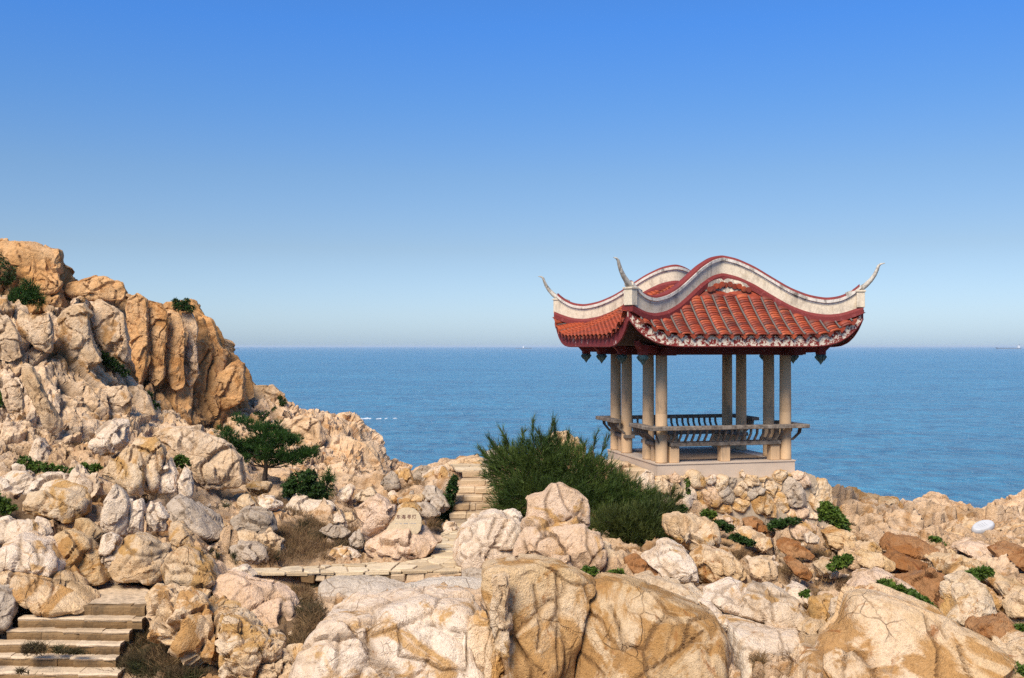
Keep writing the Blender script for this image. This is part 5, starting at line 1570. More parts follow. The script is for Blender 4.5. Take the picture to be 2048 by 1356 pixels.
# ------------------------------------------------------------------ two stone steps up to the left side of the pavilion
st = empty('side_steps', toW(-2.4, -.2, -.8))
tag(st, 'two rough stone steps up to the left side of the pavilion', 'steps')
for k, (u0, u1, w1) in enumerate(((-2.47, -1.965, -.20), (-3.0, -2.48, -.42))):
    v = -1.45
    lens = [.55, .42, .62, .5, .5] if k == 0 else [.7, .5, .6, .7]
    for j, L in enumerate(lens):
        b = MB(); b.box(u0, u1 + random.uniform(-.01, .01), v + .008, v + L - .008, w1 - .34, w1 + random.uniform(-.012, .012))
        b.v = [tuple(toW(*q) - Vector(st.location)) for q in b.v]
        b.build('block', M['block'], st, bevel=.022, jitter=.012)
        v += L
# ------------------------------------------------------------------ upper stairs
us = empty('stone_stairs', P(950, 1042, 26.6))
tag(us, 'short flight of five rough stone stairs beside the dark shrub', 'stairs')
UB = Vector(us.location)
for k in range(6):
    y0 = 26.65 + .32 * k
    z1 = CAMZ - 4.50 + .175 * (k + 1)
    w = [1.16, 1.16, 1.2, 1.12, 1.02, .98][k] * 1.02
    cx = (944 + 3 * min(k, 3) - CX) / FPX * y0 + .02 * k
    x = cx - w / 2
    sp = [[.38, .62], [.40, .14, .46], [.22, .42, .36], [.42, .58], [.66, .34], [.5, .5]][k]
    stp = empty('step', (0, 0, 0), 0, us)
    for f in sp:
        b = MB(); b.box(x + .006, x + w * f - .006, y0 + random.uniform(-.02, .02), y0 + .36, z1 - .16, z1 + random.uniform(-.01, .01))
        b.v = [tuple(Vector(q) - UB) for q in b.v]
        b.build('block', M['block'], stp, bevel=.022, jitter=.014)
        x += w * f
    b = MB(); b.box(cx - w / 2 + .03, cx + w / 2 - .03, y0 + .03, y0 + .45, z1 - .55, z1 - .03)
    b.v = [tuple(Vector(q) - UB) for q in b.v]
    b.build('mortar_bed', M['mortar'], stp)
def worn(b, x0, x1, y0, y1, z0, z1, amp=.014, seg=.11):
    """a long stone with an uneven front edge and worn top"""
    n = max(2, int((x1 - x0) / seg))
    rj = lambda a: random.uniform(-a, a)
    vs = []
    for k in range(n + 1):
        x = x0 + (x1 - x0) * k / n + (rj(.02) if 0 < k < n else 0)
        yf = y0 + rj(amp); zt = z1 + rj(amp * .5)
        vs += [(x, yf + .012, z0), (x, yf, z0 + (z1 - z0) * .5 + rj(.01)), (x, yf + .004, zt - .022), (x, yf + .024, zt), (x, y1, zt + rj(.004)), (x, y1, z0)]
    fs = [(6*k+i, 6*k+i+6, 6*k+(i+1) % 6+6, 6*k+(i+1) % 6) for k in range(n) for i in range(6)] + [(0, 1, 2, 3, 4, 5), tuple(6*n+i for i in (5, 4, 3, 2, 1, 0))]
    b.add(vs, fs)
# ------------------------------------------------------------------ foreground stairs
fs_ = empty('stone_stairs', P(150, 1300, 17.5))
tag(fs_, 'wide worn stone stairs in the lower left corner, brown risers under pale treads', 'stairs')
SB = Vector(fs_.location)
EDGES = [(88, 292, 1211, 1228), (35, 288, 1236, 1254), (12, 262, 1260, 1279), (-30, 244, 1286, 1306), (-60, 236, 1312, 1334), (-60, 240, 1344, 1368), (-60, 244, 1372, 1398)]
ztop = CAMZ - 4.52
for k, (xl, xr, yt, yb) in enumerate(EDGES):
    z1 = ztop - .165 * k
    Dk = (CAMZ - z1) * FPX / (yt - HZ)
    Dn = (CAMZ - z1 + .165) * FPX / (EDGES[k + 1][2] - HZ) if k + 1 < len(EDGES) else Dk - .38
    Dp = (CAMZ - z1 - .165) * FPX / (EDGES[k - 1][2] - HZ) if k else Dk + .7
    xa, xb = (xl - CX) / FPX * Dk, (xr - CX) / FPX * Dk
    sk = -.05
    stp = empty('step', (0, 0, 0), 0, fs_)
    x = xa
    if k > 0:
        while x < xb - .05:
            L = min(random.uniform(.45, 1.3), xb - x)
            if xb - x - L < .18: L = xb - x
            b = MB(); y = Dk + (x - xa) * sk
            worn(b, x + .004, x + L - .004, y, y + (Dp - Dk) + .02, z1 - .05, z1 + random.uniform(-.007, .007))
            b.v = [tuple(Vector(q) - SB) for q in b.v]
            b.build('tread_slab', M['tread'], stp)
            x += L
    x = xa
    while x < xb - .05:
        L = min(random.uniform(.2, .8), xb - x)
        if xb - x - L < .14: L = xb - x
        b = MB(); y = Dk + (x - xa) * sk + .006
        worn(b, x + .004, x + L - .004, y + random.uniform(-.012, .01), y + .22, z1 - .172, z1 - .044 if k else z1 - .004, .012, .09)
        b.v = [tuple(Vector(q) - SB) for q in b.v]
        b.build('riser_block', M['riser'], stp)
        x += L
    b = MB(); b.box(xa + .02, xb - .02, Dk + .06, Dp + .05, z1 - .5, z1 - .05 if k else z1 - .02)
    b.v = [tuple(Vector(q) - SB) for q in b.v]
    b.build('mortar_bed', M['mortar'], stp)
# sandy landing above them
def sheet(name, pts, z_off, mat, kind='structure', n=26, amp=.02):
    pts = [Vector(p) for p in pts]
    c = sum(pts, Vector()) / len(pts)
    vs, fs = [c + Vector((0, 0, z_off))], []
    m = len(pts)
    R_ = 8
    for r in range(1, R_ + 1):
        for p in pts:
            q = c + (p - c) * (r / R_)
            vs.append(q + Vector((0, 0, z_off + random.uniform(-amp, amp))))
    for k in range(m): fs.append((0, 1 + k, 1 + (k + 1) % m))
    for r in range(R_ - 1):
        for k in range(m): fs.append((1 + r*m + k, 1 + (r+1)*m + k, 1 + (r+1)*m + (k+1) % m, 1 + r*m + (k+1) % m))
    me = bpy.data.meshes.new(name); me.from_pydata([tuple(v) for v in vs], [], fs); me.update()
    me.polygons.foreach_set('use_smooth', [True] * len(me.polygons))
    o = link(name, me, mat); tag(o, kind=kind); return o
def flatP(px, py, z):
    return Vector(P(px, py, (CAMZ - z) * FPX / (py - HZ)))
M['sand'] = plain('pale_sand', (0.52, 0.385, 0.25), 0.95, 0.1, 0.22, 9, 0.8)
sheet('landing', [flatP(x, y, ztop) for x, y in ((96,1209),(190,1208.5),(291,1208),(300,1195),(300,1182),(288,1172),(255,1168),(220,1172),(190,1180),(165,1186),(130,1190),(100,1198))], .004, M['sand'])

# ------------------------------------------------------------------ flagged path: irregular slabs cut from a point set
def clip_cell(poly, p, q):
    m = (p + q) / 2; d = q - p
    out = []
    for i in range(len(poly)):
        a, b = poly[i], poly[(i + 1) % len(poly)]
        da, db = (a - m) @ d, (b - m) @ d
        if da <= 0: out.append(a)
        if da * db < 0: out.append(a + (b - a) * (da / (da - db)))
    return out
def clip_poly(subj, clip):
    out = subj
    for i in range(len(clip)):
        a, b = clip[i], clip[(i + 1) % len(clip)]
        n = np.array((-(b - a)[1], (b - a)[0]))
        res = []
        for j in range(len(out)):
            p, q = out[j], out[(j + 1) % len(out)]
            dp, dq = (p - a) @ n, (q - a) @ n
            if dp >= 0: res.append(p)
            if dp * dq < 0: res.append(p + (q - p) * (dp / (dp - dq)))
        out = res
        if not out: break
    return out
def flags(parent, quads, zfn, size, stretch=1.5, th=.05):
    for quad in quads:
        quad = [np.array(q[:2], float) for q in quad]
        ar = sum(quad[i][0] * quad[(i+1) % len(quad)][1] - quad[(i+1) % len(quad)][0] * quad[i][1] for i in range(len(quad)))
        if ar < 0: quad = quad[::-1]
        lo = np.min(quad, 0) - size; hi = np.max(quad, 0) + size
        pts = []
        y = lo[1]; r = 0
        while y < hi[1]:
            x = lo[0] + (r % 2) * size * stretch * .5
            while x < hi[0]:
                pts.append(np.array((x + random.uniform(-.36, .36) * size * stretch, y + random.uniform(-.36, .36) * size)))
                x += size * stretch
            y += size; r += 1
        for i, p in enumerate(pts):
            cell = [p + np.array(o) * size * 2.5 for o in ((-1, -1), (1, -1), (1, 1), (-1, 1))]
            for j, q in enumerate(pts):
                if j != i and np.linalg.norm(q - p) < size * 3.4: cell = clip_cell(cell, p, q)
            cell = clip_poly(cell, quad)
            if len(cell) < 3: continue
            c = np.mean(cell, 0)
            cell = [c + (v - c) * (1 - .022 / max(np.linalg.norm(v - c), .05)) for v in cell]
            a = abs(sum(cell[k][0] * cell[(k+1) % len(cell)][1] - cell[(k+1) % len(cell)][0] * cell[k][1] for k in range(len(cell)))) / 2
            if a < .006: continue
            dz = random.uniform(-.012, .014); tx, ty = random.uniform(-.03, .03), random.uniform(-.03, .03)
            top = [(v[0], v[1], zfn(*v) + dz + (v[0]-c[0])*tx + (v[1]-c[1])*ty) for v in cell]
            n = len(cell)
            ins = [(c[0] + (v[0]-c[0])*.93, c[1] + (v[1]-c[1])*.93, v[2] + .008) for v in top]
            bot = [(v[0], v[1], v[2] - th) for v in top]
            b = MB(); b.add(ins + top + bot, [tuple(range(n))] + [(k, n+k, n+(k+1) % n, (k+1) % n) for k in range(n)] + [(n+k, 2*n+k, 2*n+(k+1) % n, n+(k+1) % n) for k in range(n)])
            o = b.build('flagstone', M['flag'], parent)
            o.location = -Vector(parent.location)
zpath = CAMZ - 4.47
path = tag(empty('path', flatP(720, 1140, zpath)), kind='structure')
def zp(x, y): return zpath
q1 = [flatP(478, 1146, zpath), flatP(640, 1146, zpath), flatP(780, 1143, zpath), flatP(924, 1141, zpath), flatP(964, 1133, zpath), flatP(932, 1112, zpath), flatP(860, 1113, zpath), flatP(800, 1124, zpath), flatP(640, 1131, zpath), flatP(490, 1139, zpath)]
qa = [q1[0], q1[1], q1[8], q1[9]]; qb = [q1[1], q1[2], q1[7], q1[8]]; qc = [q1[2], q1[3], q1[4], q1[5], q1[6], q1[7]]
Lf = [flatP(x, y, zpath) for x, y in ((860,1113),(872,1090),(880,1070),(906,1046))]
Rt = [flatP(x, y, zpath) for x, y in ((932,1112),(924,1085),(935,1060),(962,1046))]
qd = [Lf[0], Rt[0], Rt[1], Rt[2], Rt[3], Lf[3], Lf[2], Lf[1]]
flags(path, [qa, qb, qc] + [[Lf[i], Rt[i], Rt[i+1], Lf[i+1]] for i in range(3)], zp, .36, 1.7)
# bed under the slabs
sheet('path_bed', [v - Vector((0, 0, .03)) for v in q1], 0, M['mortar'])
sheet('path_bed', [v - Vector((0, 0, .034)) for v in qd], 0, M['mortar'])
# upper path past the stairs
zu = CAMZ - 3.45
up = tag(empty('path', flatP(940, 945, zu)), kind='structure')
q2 = [Vector((( 914-CX)/FPX*28.5, 28.5, zu)), Vector(((978-CX)/FPX*28.5, 28.5, zu)), Vector(((975-CX)/FPX*30.2, 30.2, zu)), Vector(((900-CX)/FPX*30.2, 30.2, zu))]
flags(up, [q2], lambda x, y: zu, .38, 1.6)
sheet('path_bed', [v - Vector((0, 0, .03)) for v in q2], 0, M['mortar'])
# edge course of the lower path
edge = empty('path_wall', flatP(760, 1160, zpath - .2))
tag(edge, 'low course of brown stones along the front edge of the flagged path', 'wall')
EBs = Vector(edge.location)
a, bb = [q1[1] + Vector((-.4, 0, 0)), q1[2]], [q1[2], q1[3]]
for (p0, p1) in (a, bb):
    L = (p1 - p0).length; x = 0
    while x < L - .08:
        w = min(random.uniform(.16, .48), L - x)
        h = random.uniform(.12, .2)
        c0 = p0 + (p1 - p0) * (x / L); c1 = p0 + (p1 - p0) * ((x + w) / L)
        b = MB()
        yo = random.uniform(-.02, .02)
        b.box(c0.x + .008, c1.x - .008, c0.y + .02 + yo, c0.y + .25, zpath - .055 - h, zpath - .052)
        b.v = [tuple(Vector(v) - EBs) for v in b.v]
        b.build('stone', M['riser'] if random.random() < .35 else M['block'], edge, bevel=.02, jitter=.018)
        x += w
b = MB(); b.box(q1[1].x - .4, q1[3].x - .03, q1[3].y + .10, q1[1].y + .5, zpath - .5, zpath - .05)
b.v = [tuple(Vector(v) - EBs) for v in b.v]
b.build('mortar_body', M['mortar'], edge)
rock('rock_slab', 'shelf', [(640,1162),(668,1154),(720,1152),(770,1158),(830,1176),(842,1190),(790,1196),(730,1198),(650,1206),(636,1190)],
     'smooth grey rock shelf below the left part of the path wall', 'rock', D=20.0, lean=1.3, facet=.06, cuts=4, tf=1.1, amp=.02, power=2.6)
rock('rock_slab', 'shelf', [(800,1170),(860,1158),(930,1156),(968,1160),(966,1190),(930,1202),(860,1196)],
     'smooth grey rock shelf below the right end of the path wall', 'rock', D=19.6, lean=1.3, facet=.06, cuts=4, tf=1.1, amp=.02, power=2.6)
rock('boulder', 'grey', [(922,1140),(945,1134),(970,1140),(972,1168),(950,1172),(924,1164)],
     'grey weathered rock at the right end of the path wall', 'boulder', D=20.3, facet=.06)

# ------------------------------------------------------------------ the inscribed stone
def text_mesh(body, size, mat, parent, loc, rot, name, extrude=.004, sx=1.0):
    cu = bpy.data.curves.new(name, 'FONT')
    cu.body = body; cu.size = size; cu.align_x = 'CENTER'; cu.align_y = 'CENTER'; cu.extrude = extrude
    tmp = bpy.data.objects.new('tmp', cu); COL.objects.link(tmp)
    dg = bpy.context.evaluated_depsgraph_get()
    me = bpy.data.meshes.new_from_object(tmp.evaluated_get(dg))
    bpy.data.objects.remove(tmp); bpy.data.curves.remove(cu)
    me.materials.clear(); me.materials.append(mat)
    o = link(name, me, None, parent, loc); o.rotation_euler = rot; o.scale = (sx, 1, 1)
    return o
SD = 22.05
sl = [(773,1060),(777,1066),(790,1040),(796,1021),(806,1016),(817,1015),(831,1020),(841,1032),(843,1045),(842,1060),(836,1069),(800,1068),(778,1069)]
cpt = P(810, 1068, SD)
slab = empty('inscribed_stone', cpt)
tag(slab, 'pale cut stone slab carved with four dark red characters, set on an orange boulder', 'sign stone')
pts2 = [((x - 810) / FPX * SD, (1068 - y) / FPX * SD) for x, y in [(773,1058),(779,1049),(788,1040),(793,1029),(797,1020),(806,1016),(817,1015.5),(829,1018),(838,1026),(843,1037),(843.5,1050),(841,1061),(835,1068),(820,1069),(795,1068.5),(777,1068),(773.5,1063)]]
n = len(pts2)
vs = [(x * .985, -.07, z * .985 + .005) for x, z in pts2] + [(x, -.05, z) for x, z in pts2] + [(x, .10, z) for x, z in pts2]
b = MB(); b.add(vs, [tuple(range(n-1, -1, -1))] + [(k, (k+1) % n, n+(k+1) % n, n+k) for k in range(n)] + [(n+k, n+(k+1) % n, 2*n+(k+1) % n, 2*n+k) for k in range(n)] + [tuple(range(2*n, 3*n))])
body = b.build('slab', M['inscribed'], slab)
slab.rotation_euler = (R(-8), 0, R(4))
cx4 = [797, 807, 818, 828]
for ch, x in zip('东海寻灯', cx4):
    text_mesh(ch, .098, M['inkred'], slab, ((x - 810) / FPX * SD, -.0715, (1068 - 1034.5) / FPX * SD), (R(90), 0, 0), 'carved_character')
# a second line, too worn to read: short worn strokes
for k, x in enumerate(np.linspace(792, 831, 15)):
    if k in (2, 5, 9): continue
    b = MB(); h = random.uniform(.008, .017); w = random.uniform(.007, .013)
    b.box(-w, w, -.0725, -.069, -h * .6, h * .6); b.box(-w * .3, w * 1.2, -.0726, -.0691, h * .3, h * .62)
    b.build('worn_letter', M['inkgrey'], slab, ((x - 810) / FPX * SD, 0, (1068 - 1047) / FPX * SD))
b = MB(); b.box(-.26, .22, -.10, .12, -.07, .0); b.build('mortar_pad', M['mortar'], slab, bevel=.03, jitter=.02)
# ------------------------------------------------------------------ white oval stone with an inscription
OD = 27.0
oc = P(1966, 1055, OD)
ov = empty('oval_stone', oc)
tag(ov, 'smooth white oval stone with faint dark writing, propped on a tan slab', 'stone')
vv, ff = ico(4)
r = np.array((.33, .19, .10))
pw = vv * (np.abs(vv).max(1, keepdims=True)**0)
vz = np.sign(vv[:, 2]) * np.minimum(np.abs(vv[:, 2]) * 1.9, 1.0)
W = np.stack([vv[:, 0] * r[0], vv[:, 1] * r[1], vz * r[2]], 1)
ang = rotm(R(24), R(-17), R(12))
me = mesh_np('stone_body', W @ ang.T, ff)
link('stone_body', me, M['whitepaint'], ov)
ML = Matrix(ang.tolist()).to_4x4()
for k in range(3):
    for j in range(4):
        b = MB(); b.box(-.016, .016, -.004, .004, .0995, .1025); b.box(-.003, .003, -.012, .012, .0996, .1024)
        o = b.build('worn_letter', M['inkgrey'], ov)
        o.matrix_local = ML @ Matrix.Translation((-.11 + .06 * j, -.05 + .045 * k, 0))
b = MB(); b.box(-.12, .10, -.10, .12, -.20, -.03); b.build('mortar_pad', M['mortar'], ov, bevel=.03, jitter=.02)

# ------------------------------------------------------------------ ships far out
def ship(px, D, L, label, flip=1, tall=False):
    s = empty('ship', (( px - CX) / FPX * D, D, 0))
    tag(s, label, 'ship', 'cargo ships on the horizon')
    h = L * .045
    b = MB()
    prof = [(-.5, h * .9), (-.47, 0), (.46, 0), (.5, h * 1.35), (.44, h), (-.4, h * .85)]
    pts = [(x * L * flip, -L * .06, z) for x, z in prof] + [(x * L * flip, L * .06, z) for x, z in prof]
    m = len(prof)
    b.add(pts, [tuple(range(m)), tuple(range(2*m-1, m-1, -1))] + [(k, k+m, (k+1) % m + m, (k+1) % m) for k in range(m)])
    b.build('hull', M['ship'], s)
    b = MB(); x0 = (-.43 if not tall else -.05) * L * flip; w = L * .07
    b.box(min(x0, x0 + w * flip), max(x0, x0 + w * flip), -L * .045, L * .045, h * .85, h * (3.0 if not tall else 3.4)); b.build('superstructure', M['shipwhite'], s)
    b = MB(); b.box(x0 - L*.012, x0 + L*.012, -L*.02, L*.02, h * 3.0, h * 3.9); b.build('funnel', M['ship'], s)
    if tall:
        b = MB(); b.box(L*.2, L*.207, -L*.004, L*.004, h, h * 3.2); b.build('mast', M['ship'], s)
ship(1047, 9800, 165, 'hazy grey ship on the horizon left of the pavilion roof', 1, True)
ship(2017, 9000, 220, 'long low cargo ship on the horizon at the right edge', -1)
ship(464, 9500, 125, 'faint ship on the horizon just right of the orange cliff', 1)
# foam streak where a swell breaks, and a drifting fleck
fm = MB()
for k in range(26):
    D = 353 + random.gauss(0, 1.4); x = (735 - CX) / FPX * 353 + random.gauss(0, 3.0) + (6 if random.random() < .25 else 0)
    w, h = random.uniform(.3, 1.1), random.uniform(.2, .7)
    n = 7
    vs = [(x + w * math.cos(2*math.pi*i/n) * random.uniform(.6, 1), D + h * math.sin(2*math.pi*i/n) * random.uniform(.6, 1), .02 + .1 * random.random()) for i in range(n)]
    fm.add(vs + [(x, D, .28)], [(i, (i+1) % n, n) for i in range(n)])
tag(fm.build('sea_foam', plain('foam', (0.5, 0.53, 0.56), 0.8)), kind='stuff')

# ------------------------------------------------------------------ plants
PR = np.random.default_rng(5)
def unit(a):
    return a / np.maximum(np.linalg.norm(a, axis=-1, keepdims=True), 1e-9)
def leaf_fans(C, U, K, l, w, open_=0.9, jit=.35):
    """K pointed leaves round each point C, opening from the axis U"""
    n = len(C)
    C = np.repeat(C, K, 0); U = np.repeat(U, K, 0)
    a = PR.uniform(0, 2 * math.pi, n * K)
    t = unit(np.cross(U, PR.normal(size=U.shape)))
    b = np.cross(U, t)
    side = t * np.cos(a)[:, None] + b * np.sin(a)[:, None]
    o = open_ * PR.uniform(1 - jit, 1 + jit, n * K)
    d = unit(U * np.cos(o)[:, None] + side * np.sin(o)[:, None])
    wv = unit(np.cross(d, U) + 1e-4)
    L = l * PR.uniform(.65, 1.25, n * K)[:, None]; W = w * PR.uniform(.7, 1.2, n * K)[:, None]
    nn = np.cross(wv, d)
    V = np.stack([C, C + d * L * .55 + wv * W + nn * L * .06, C + d * L, C + d * L * .55 - wv * W + nn * L * .06], 1).reshape(-1, 3)
    F = np.arange(len(V)).reshape(-1, 4)
    return V, F, np.repeat(PR.random(n * K), 4)
def needle_sprigs(C, U, K, axis, l, w, ang=.5):
    """needles along a short shoot"""
    n = len(C)
    s = np.tile(np.linspace(0, 1, K), n)
    C = np.repeat(C, K, 0); U = np.repeat(U, K, 0); ax = np.repeat(axis * PR.uniform(.6, 1.3, n), K)
    base = C + U * (s * ax)[:, None]
    side = unit(np.cross(U, PR.normal(size=U.shape)))
    an = ang * PR.uniform(.4, 1.4, n * K)
    d = unit(U * np.cos(an)[:, None] + side * np.sin(an)[:, None])
    wv = unit(np.cross(d, PR.normal(size=d.shape)))
    L = l * PR.uniform(.6, 1.3, n * K)[:, None]
    V = np.stack([base - wv * w, base + wv * w, base + d * L], 1).reshape(-1, 3)
    F = np.arange(len(V)).reshape(-1, 3)
    return V, F, np.repeat(np.repeat(PR.random(n), K) * .7 + PR.random(n * K) * .3, 3)
def in_blobs(blobs, D, n, shell=.45, dr=1.0):
    """points in flattened balls given as (column, row, half width, half height[, distance]) with outward axes"""
    ar = np.array([b[2] * b[3] for b in blobs], float)
    k = PR.choice(len(blobs), n, p=ar / ar.sum())
    d = unit(PR.normal(size=(n, 3)))
    r = PR.uniform(shell**3, 1, n)**(1 / 3)
    r *= 1 + .22 * fbm(d * 2.3 + k[:, None] * 5.1, 8, 3)
    X = np.zeros((n, 3))
    for i, b in enumerate(blobs):
        m = k == i
        Di = b[4] if len(b) > 4 else D
        c = P(b[0], b[1], Di); s = Di / FPX
        X[m] = c + d[m] * r[m, None] * np.array((b[2] * s, (b[2] + b[3]) * .5 * s * dr, b[3] * s))
    return X, d
def branches(base, tips, r0, name, mat, parent, org):
    b = MB()
    for t in tips:
        t = Vector(t); m = base.lerp(t, .5) + Vector((random.uniform(-.1, .1), random.uniform(-.1, .1), random.uniform(-.02, .12))) * (t - base).length
        b.tube([base - org, m - org, t - org], [r0, r0 * .7, r0 * .3], 5, False)
    return b.build(name, mat, parent, smooth=True)
def plant(name, label, cat, blobs, D=None, mat='leaf', n=110, kind='leaf', group=None, l=.11, w=.022, K=7, lift=.5, base=None, shell=.4, open_=.9, dr=1.0):
    bx = np.array([b[:4] for b in blobs], float)
    bot = (bx[:, 1] + bx[:, 3]).max(); mid = (bx[:, 0] * bx[:, 2]).sum() / bx[:, 2].sum()
    if base is None: base = (mid, bot)
    if D is None: D = hit(base[0], base[1] - 2) - .05
    o = Vector(P(base[0], base[1], D))
    e = empty(name, o); tag(e, label, cat, group)
    if kind == 'leaf': n = int(n * 1.9); l *= .72; w *= .72
    X, d = in_blobs(blobs, D, n, shell, dr)
    U = unit(d + np.array((0, 0, lift)) + PR.normal(size=d.shape) * .3)
    if kind == 'leaf': V, F, bk = leaf_fans(X, U, K, l, w, open_)
    else: V, F, bk = needle_sprigs(X, U, K, l * .8, l, w, open_)
    f = link('foliage', mesh_np('foliage', V - np.array(o), F, False, {'blk': bk}), M[mat], e); f['kind'] = 'stuff'
    branches(o, X[PR.choice(n, min(9, n), False)], .012 + .004 * D / 25, 'stem', M['bark'], e, o)
    return e
LG = 'low green shrubs on the rocks'
plant('shrub', 'dark green shrub cut by the left edge near the cliff top', 'shrub', [(2,545,30,24),(-15,520,22,22),(14,560,16,10)], 36.8, 'darkleaf', 260)
plant('shrub', 'dark green spiky shrub on a ledge below the topmost crag', 'shrub', [(48,592,22,12),(30,600,18,9),(68,600,16,9),(56,578,10,12),(76,588,6,8)], 34.8, 'pine', 230, 'needle', l=.2, w=.012, K=12)
plant('shrub', 'narrow dark shrub in the gully between near slope and orange cliff', 'shrub', [(166,614,10,12),(176,634,7,12),(180,656,5,9),(156,604,8,5)], 33.6, 'darkleaf', 140, l=.13)
plant('shrub', 'small dark shrub on the crest of the orange cliff against the sky', 'shrub', [(362,612,15,9),(352,605,7,6),(373,604,6,7),(380,617,9,6)], 38.6, 'darkleaf', 130, l=.14)
plant('shrub', 'creeping shrub lying diagonally at the foot of the orange cliff', 'shrub', [(205,712,12,9),(220,724,14,8),(236,736,12,7),(248,746,10,6)], 33.4, 'darkleaf', 170, l=.13)
plant('shrub', 'tiny green tuft under the rib in the middle of the near left slope', 'shrub', [(296,792,9,8),(304,806,8,5),(312,814,7,4)], 33.5, 'darkleaf', 60, l=.13)
plant('shrub', 'bright green shrub at the left edge below the tan ribs', 'shrub', [(4,800,12,16),(-8,790,12,14)], 28.2, 'leaf', 110)
plant('shrub', 'row of bright green shrubs behind the white boulders of the upper row', 'shrub', [(50,928,14,14),(72,934,14,10),(96,937,14,8),(122,940,14,7),(150,944,12,6)], 24.6, 'leaf', 210)
plant('shrub', 'small green sprig behind the pointed white boulder', 'shrub', [(178,940,10,7),(192,934,8,5),(168,934,7,6)], 24.6, 'leaf', 60)
plant('shrub', 'small bright plant above the two pointed pale rocks', 'shrub', [(360,918,10,7),(352,926,8,6),(370,926,7,8)], 24.6, 'leaf', 70)
plant('shrub', 'weedy green shrub at the left edge beside the flat topped block', 'shrub', [(4,1010,14,14),(14,1020,12,8),(-10,1000,14,14),(22,1018,10,6)], 21.9, 'leaf', 140)
plant('shrub', 'small shrub on the far ridge near its crest, left one', 'shrub', [(700,872,9,6),(690,866,6,4),(708,878,5,5)], 43.5, 'darkleaf', 60, l=.14)
plant('shrub', 'tiny shrub on the far ridge, right one', 'shrub', [(728,894,6,4),(716,892,4,3)], 43.5, 'darkleaf', 40, l=.14)
plant('shrub', 'green tuft on the orange topped block of the ridge', 'shrub', [(565,803,6,9),(560,796,4,5)], 42.8, 'darkleaf', 40, l=.14)
plant('shrub', 'faint green tufts in a crack above the pine', 'shrub', [(516,828,8,4),(532,827,5,5),(548,817,4,4),(524,838,6,4)], 39.5, 'darkleaf', 50, l=.12)
plant('shrub', 'round dark green bush right below the pine', 'shrub', [(600,968,26,24),(618,954,16,14),(580,976,16,18),(632,978,18,14),(610,990,26,10),(646,992,12,6)], 27.6, 'darkleaf', 620, l=.12, w=.024)
plant('shrub', 'slim small pine seedling right of the round green bush', 'shrub', [(652,965,8,9),(658,954,4,8),(650,978,9,5)], 28.2, 'pine', 60, 'needle', l=.18, w=.010, K=12)
plant('shrub', 'dark leafy weed beside the left edge of the upper stairs', 'shrub', [(904,978,10,14),(898,1000,10,14),(894,1020,10,12),(908,962,6,10),(884,1036,12,8)], 26.9, 'darkleaf', 260, l=.12)
plant('shrub', 'bright green bush beside the right corner of the rubble footing', 'shrub', [(1652,1018,14,12),(1666,1030,18,14),(1678,1046,16,14),(1686,1060,12,8),(1650,1030,10,12)], 24.6, 'leaf', 420, l=.12, w=.03)
plant('shrub', 'small bright green plant mid slope right of the cream blocks', 'shrub', [(1682,1124,16,9),(1696,1118,10,7),(1668,1134,10,5)], 20.0, 'leaf', 120, l=.10, w=.024)
plant('shrub', 'large bright green plant draped over the huge rounded boulder', 'shrub', [(1772,1176,18,12),(1792,1186,22,12),(1816,1198,22,13),(1838,1210,20,12),(1856,1222,14,9),(1866,1234,8,6)], 16.2, 'leaf', 470, l=.115, w=.026, K=9)
plant('shrub', 'flat green plant under the overhanging slab, near the right edge', 'shrub', [(1950,1150,18,8),(1970,1144,14,7),(1930,1156,14,5)], 17.6, 'leaf', 150, l=.10, w=.024)
plant('shrub', 'green plant at the right edge above the bottom corner', 'shrub', [(2040,1262,14,9),(2052,1270,14,9)], 15.7, 'leaf', 100, l=.10, w=.024)
plant('shrub', 'green plant in the bottom right corner of the view', 'shrub', [(2006,1330,14,9),(2026,1340,18,10),(2046,1348,14,9)], 14.2, 'leaf', 170, l=.10, w=.022)
plant('shrub', 'small green plant on top of the ochre boulder, left one', 'shrub', [(1182,1143,12,6),(1172,1140,6,4)], 17.0, 'leaf', 60, l=.09, w=.02)
plant('shrub', 'small green plant on top of the ochre boulder, right one', 'shrub', [(1226,1150,13,7),(1240,1146,8,5),(1216,1154,7,4)], 17.2, 'leaf', 80, l=.09, w=.02)
plant('shrub', 'small green plant at the left foot of the rubble footing', 'shrub', [(1352,1022,12,8),(1366,1018,8,6)], 24.0, 'leaf', 70, l=.10)
plant('shrub', 'small green plant under the left half of the rubble footing', 'shrub', [(1412,1028,10,7),(1424,1030,8,5)], 23.8, 'leaf', 70, l=.10)
plant('shrub', 'low green ground plant below the middle of the rubble footing', 'shrub', [(1440,1048,14,6),(1456,1056,12,5),(1428,1052,10,4)], 22.6, 'darkleaf', 110, l=.10)
plant('shrub', 'low green ground plant below the right half of the rubble footing', 'shrub', [(1560,1046,16,6),(1586,1042,14,5),(1548,1054,12,5)], 23.0, 'darkleaf', 120, l=.10)
plant('shrub', 'low green mat on the slope left of the rust brown slab', 'shrub', [(1484,1080,14,5),(1500,1086,12,4),(1470,1074,10,4)], 21.4, 'darkleaf', 90, l=.09)
plant('shrub', 'small green plant left of the slab with the white oval stone', 'shrub', [(1874,1082,8,6),(1884,1088,7,4),(1866,1078,7,3)], 24.6, 'leaf', 50, l=.11)
plant('shrub', 'tiny green plant on the white row of rocks', 'shrub', [(1608,1189,6,3),(1614,1186,4,3)], 16.6, 'leaf', 24, l=.08)
plant('shrub', 'tiny green plant growing in the rubble footing', 'shrub', [(1374,966,5,9),(1376,982,4,6)], 25.6, 'leaf', 26, l=.08)

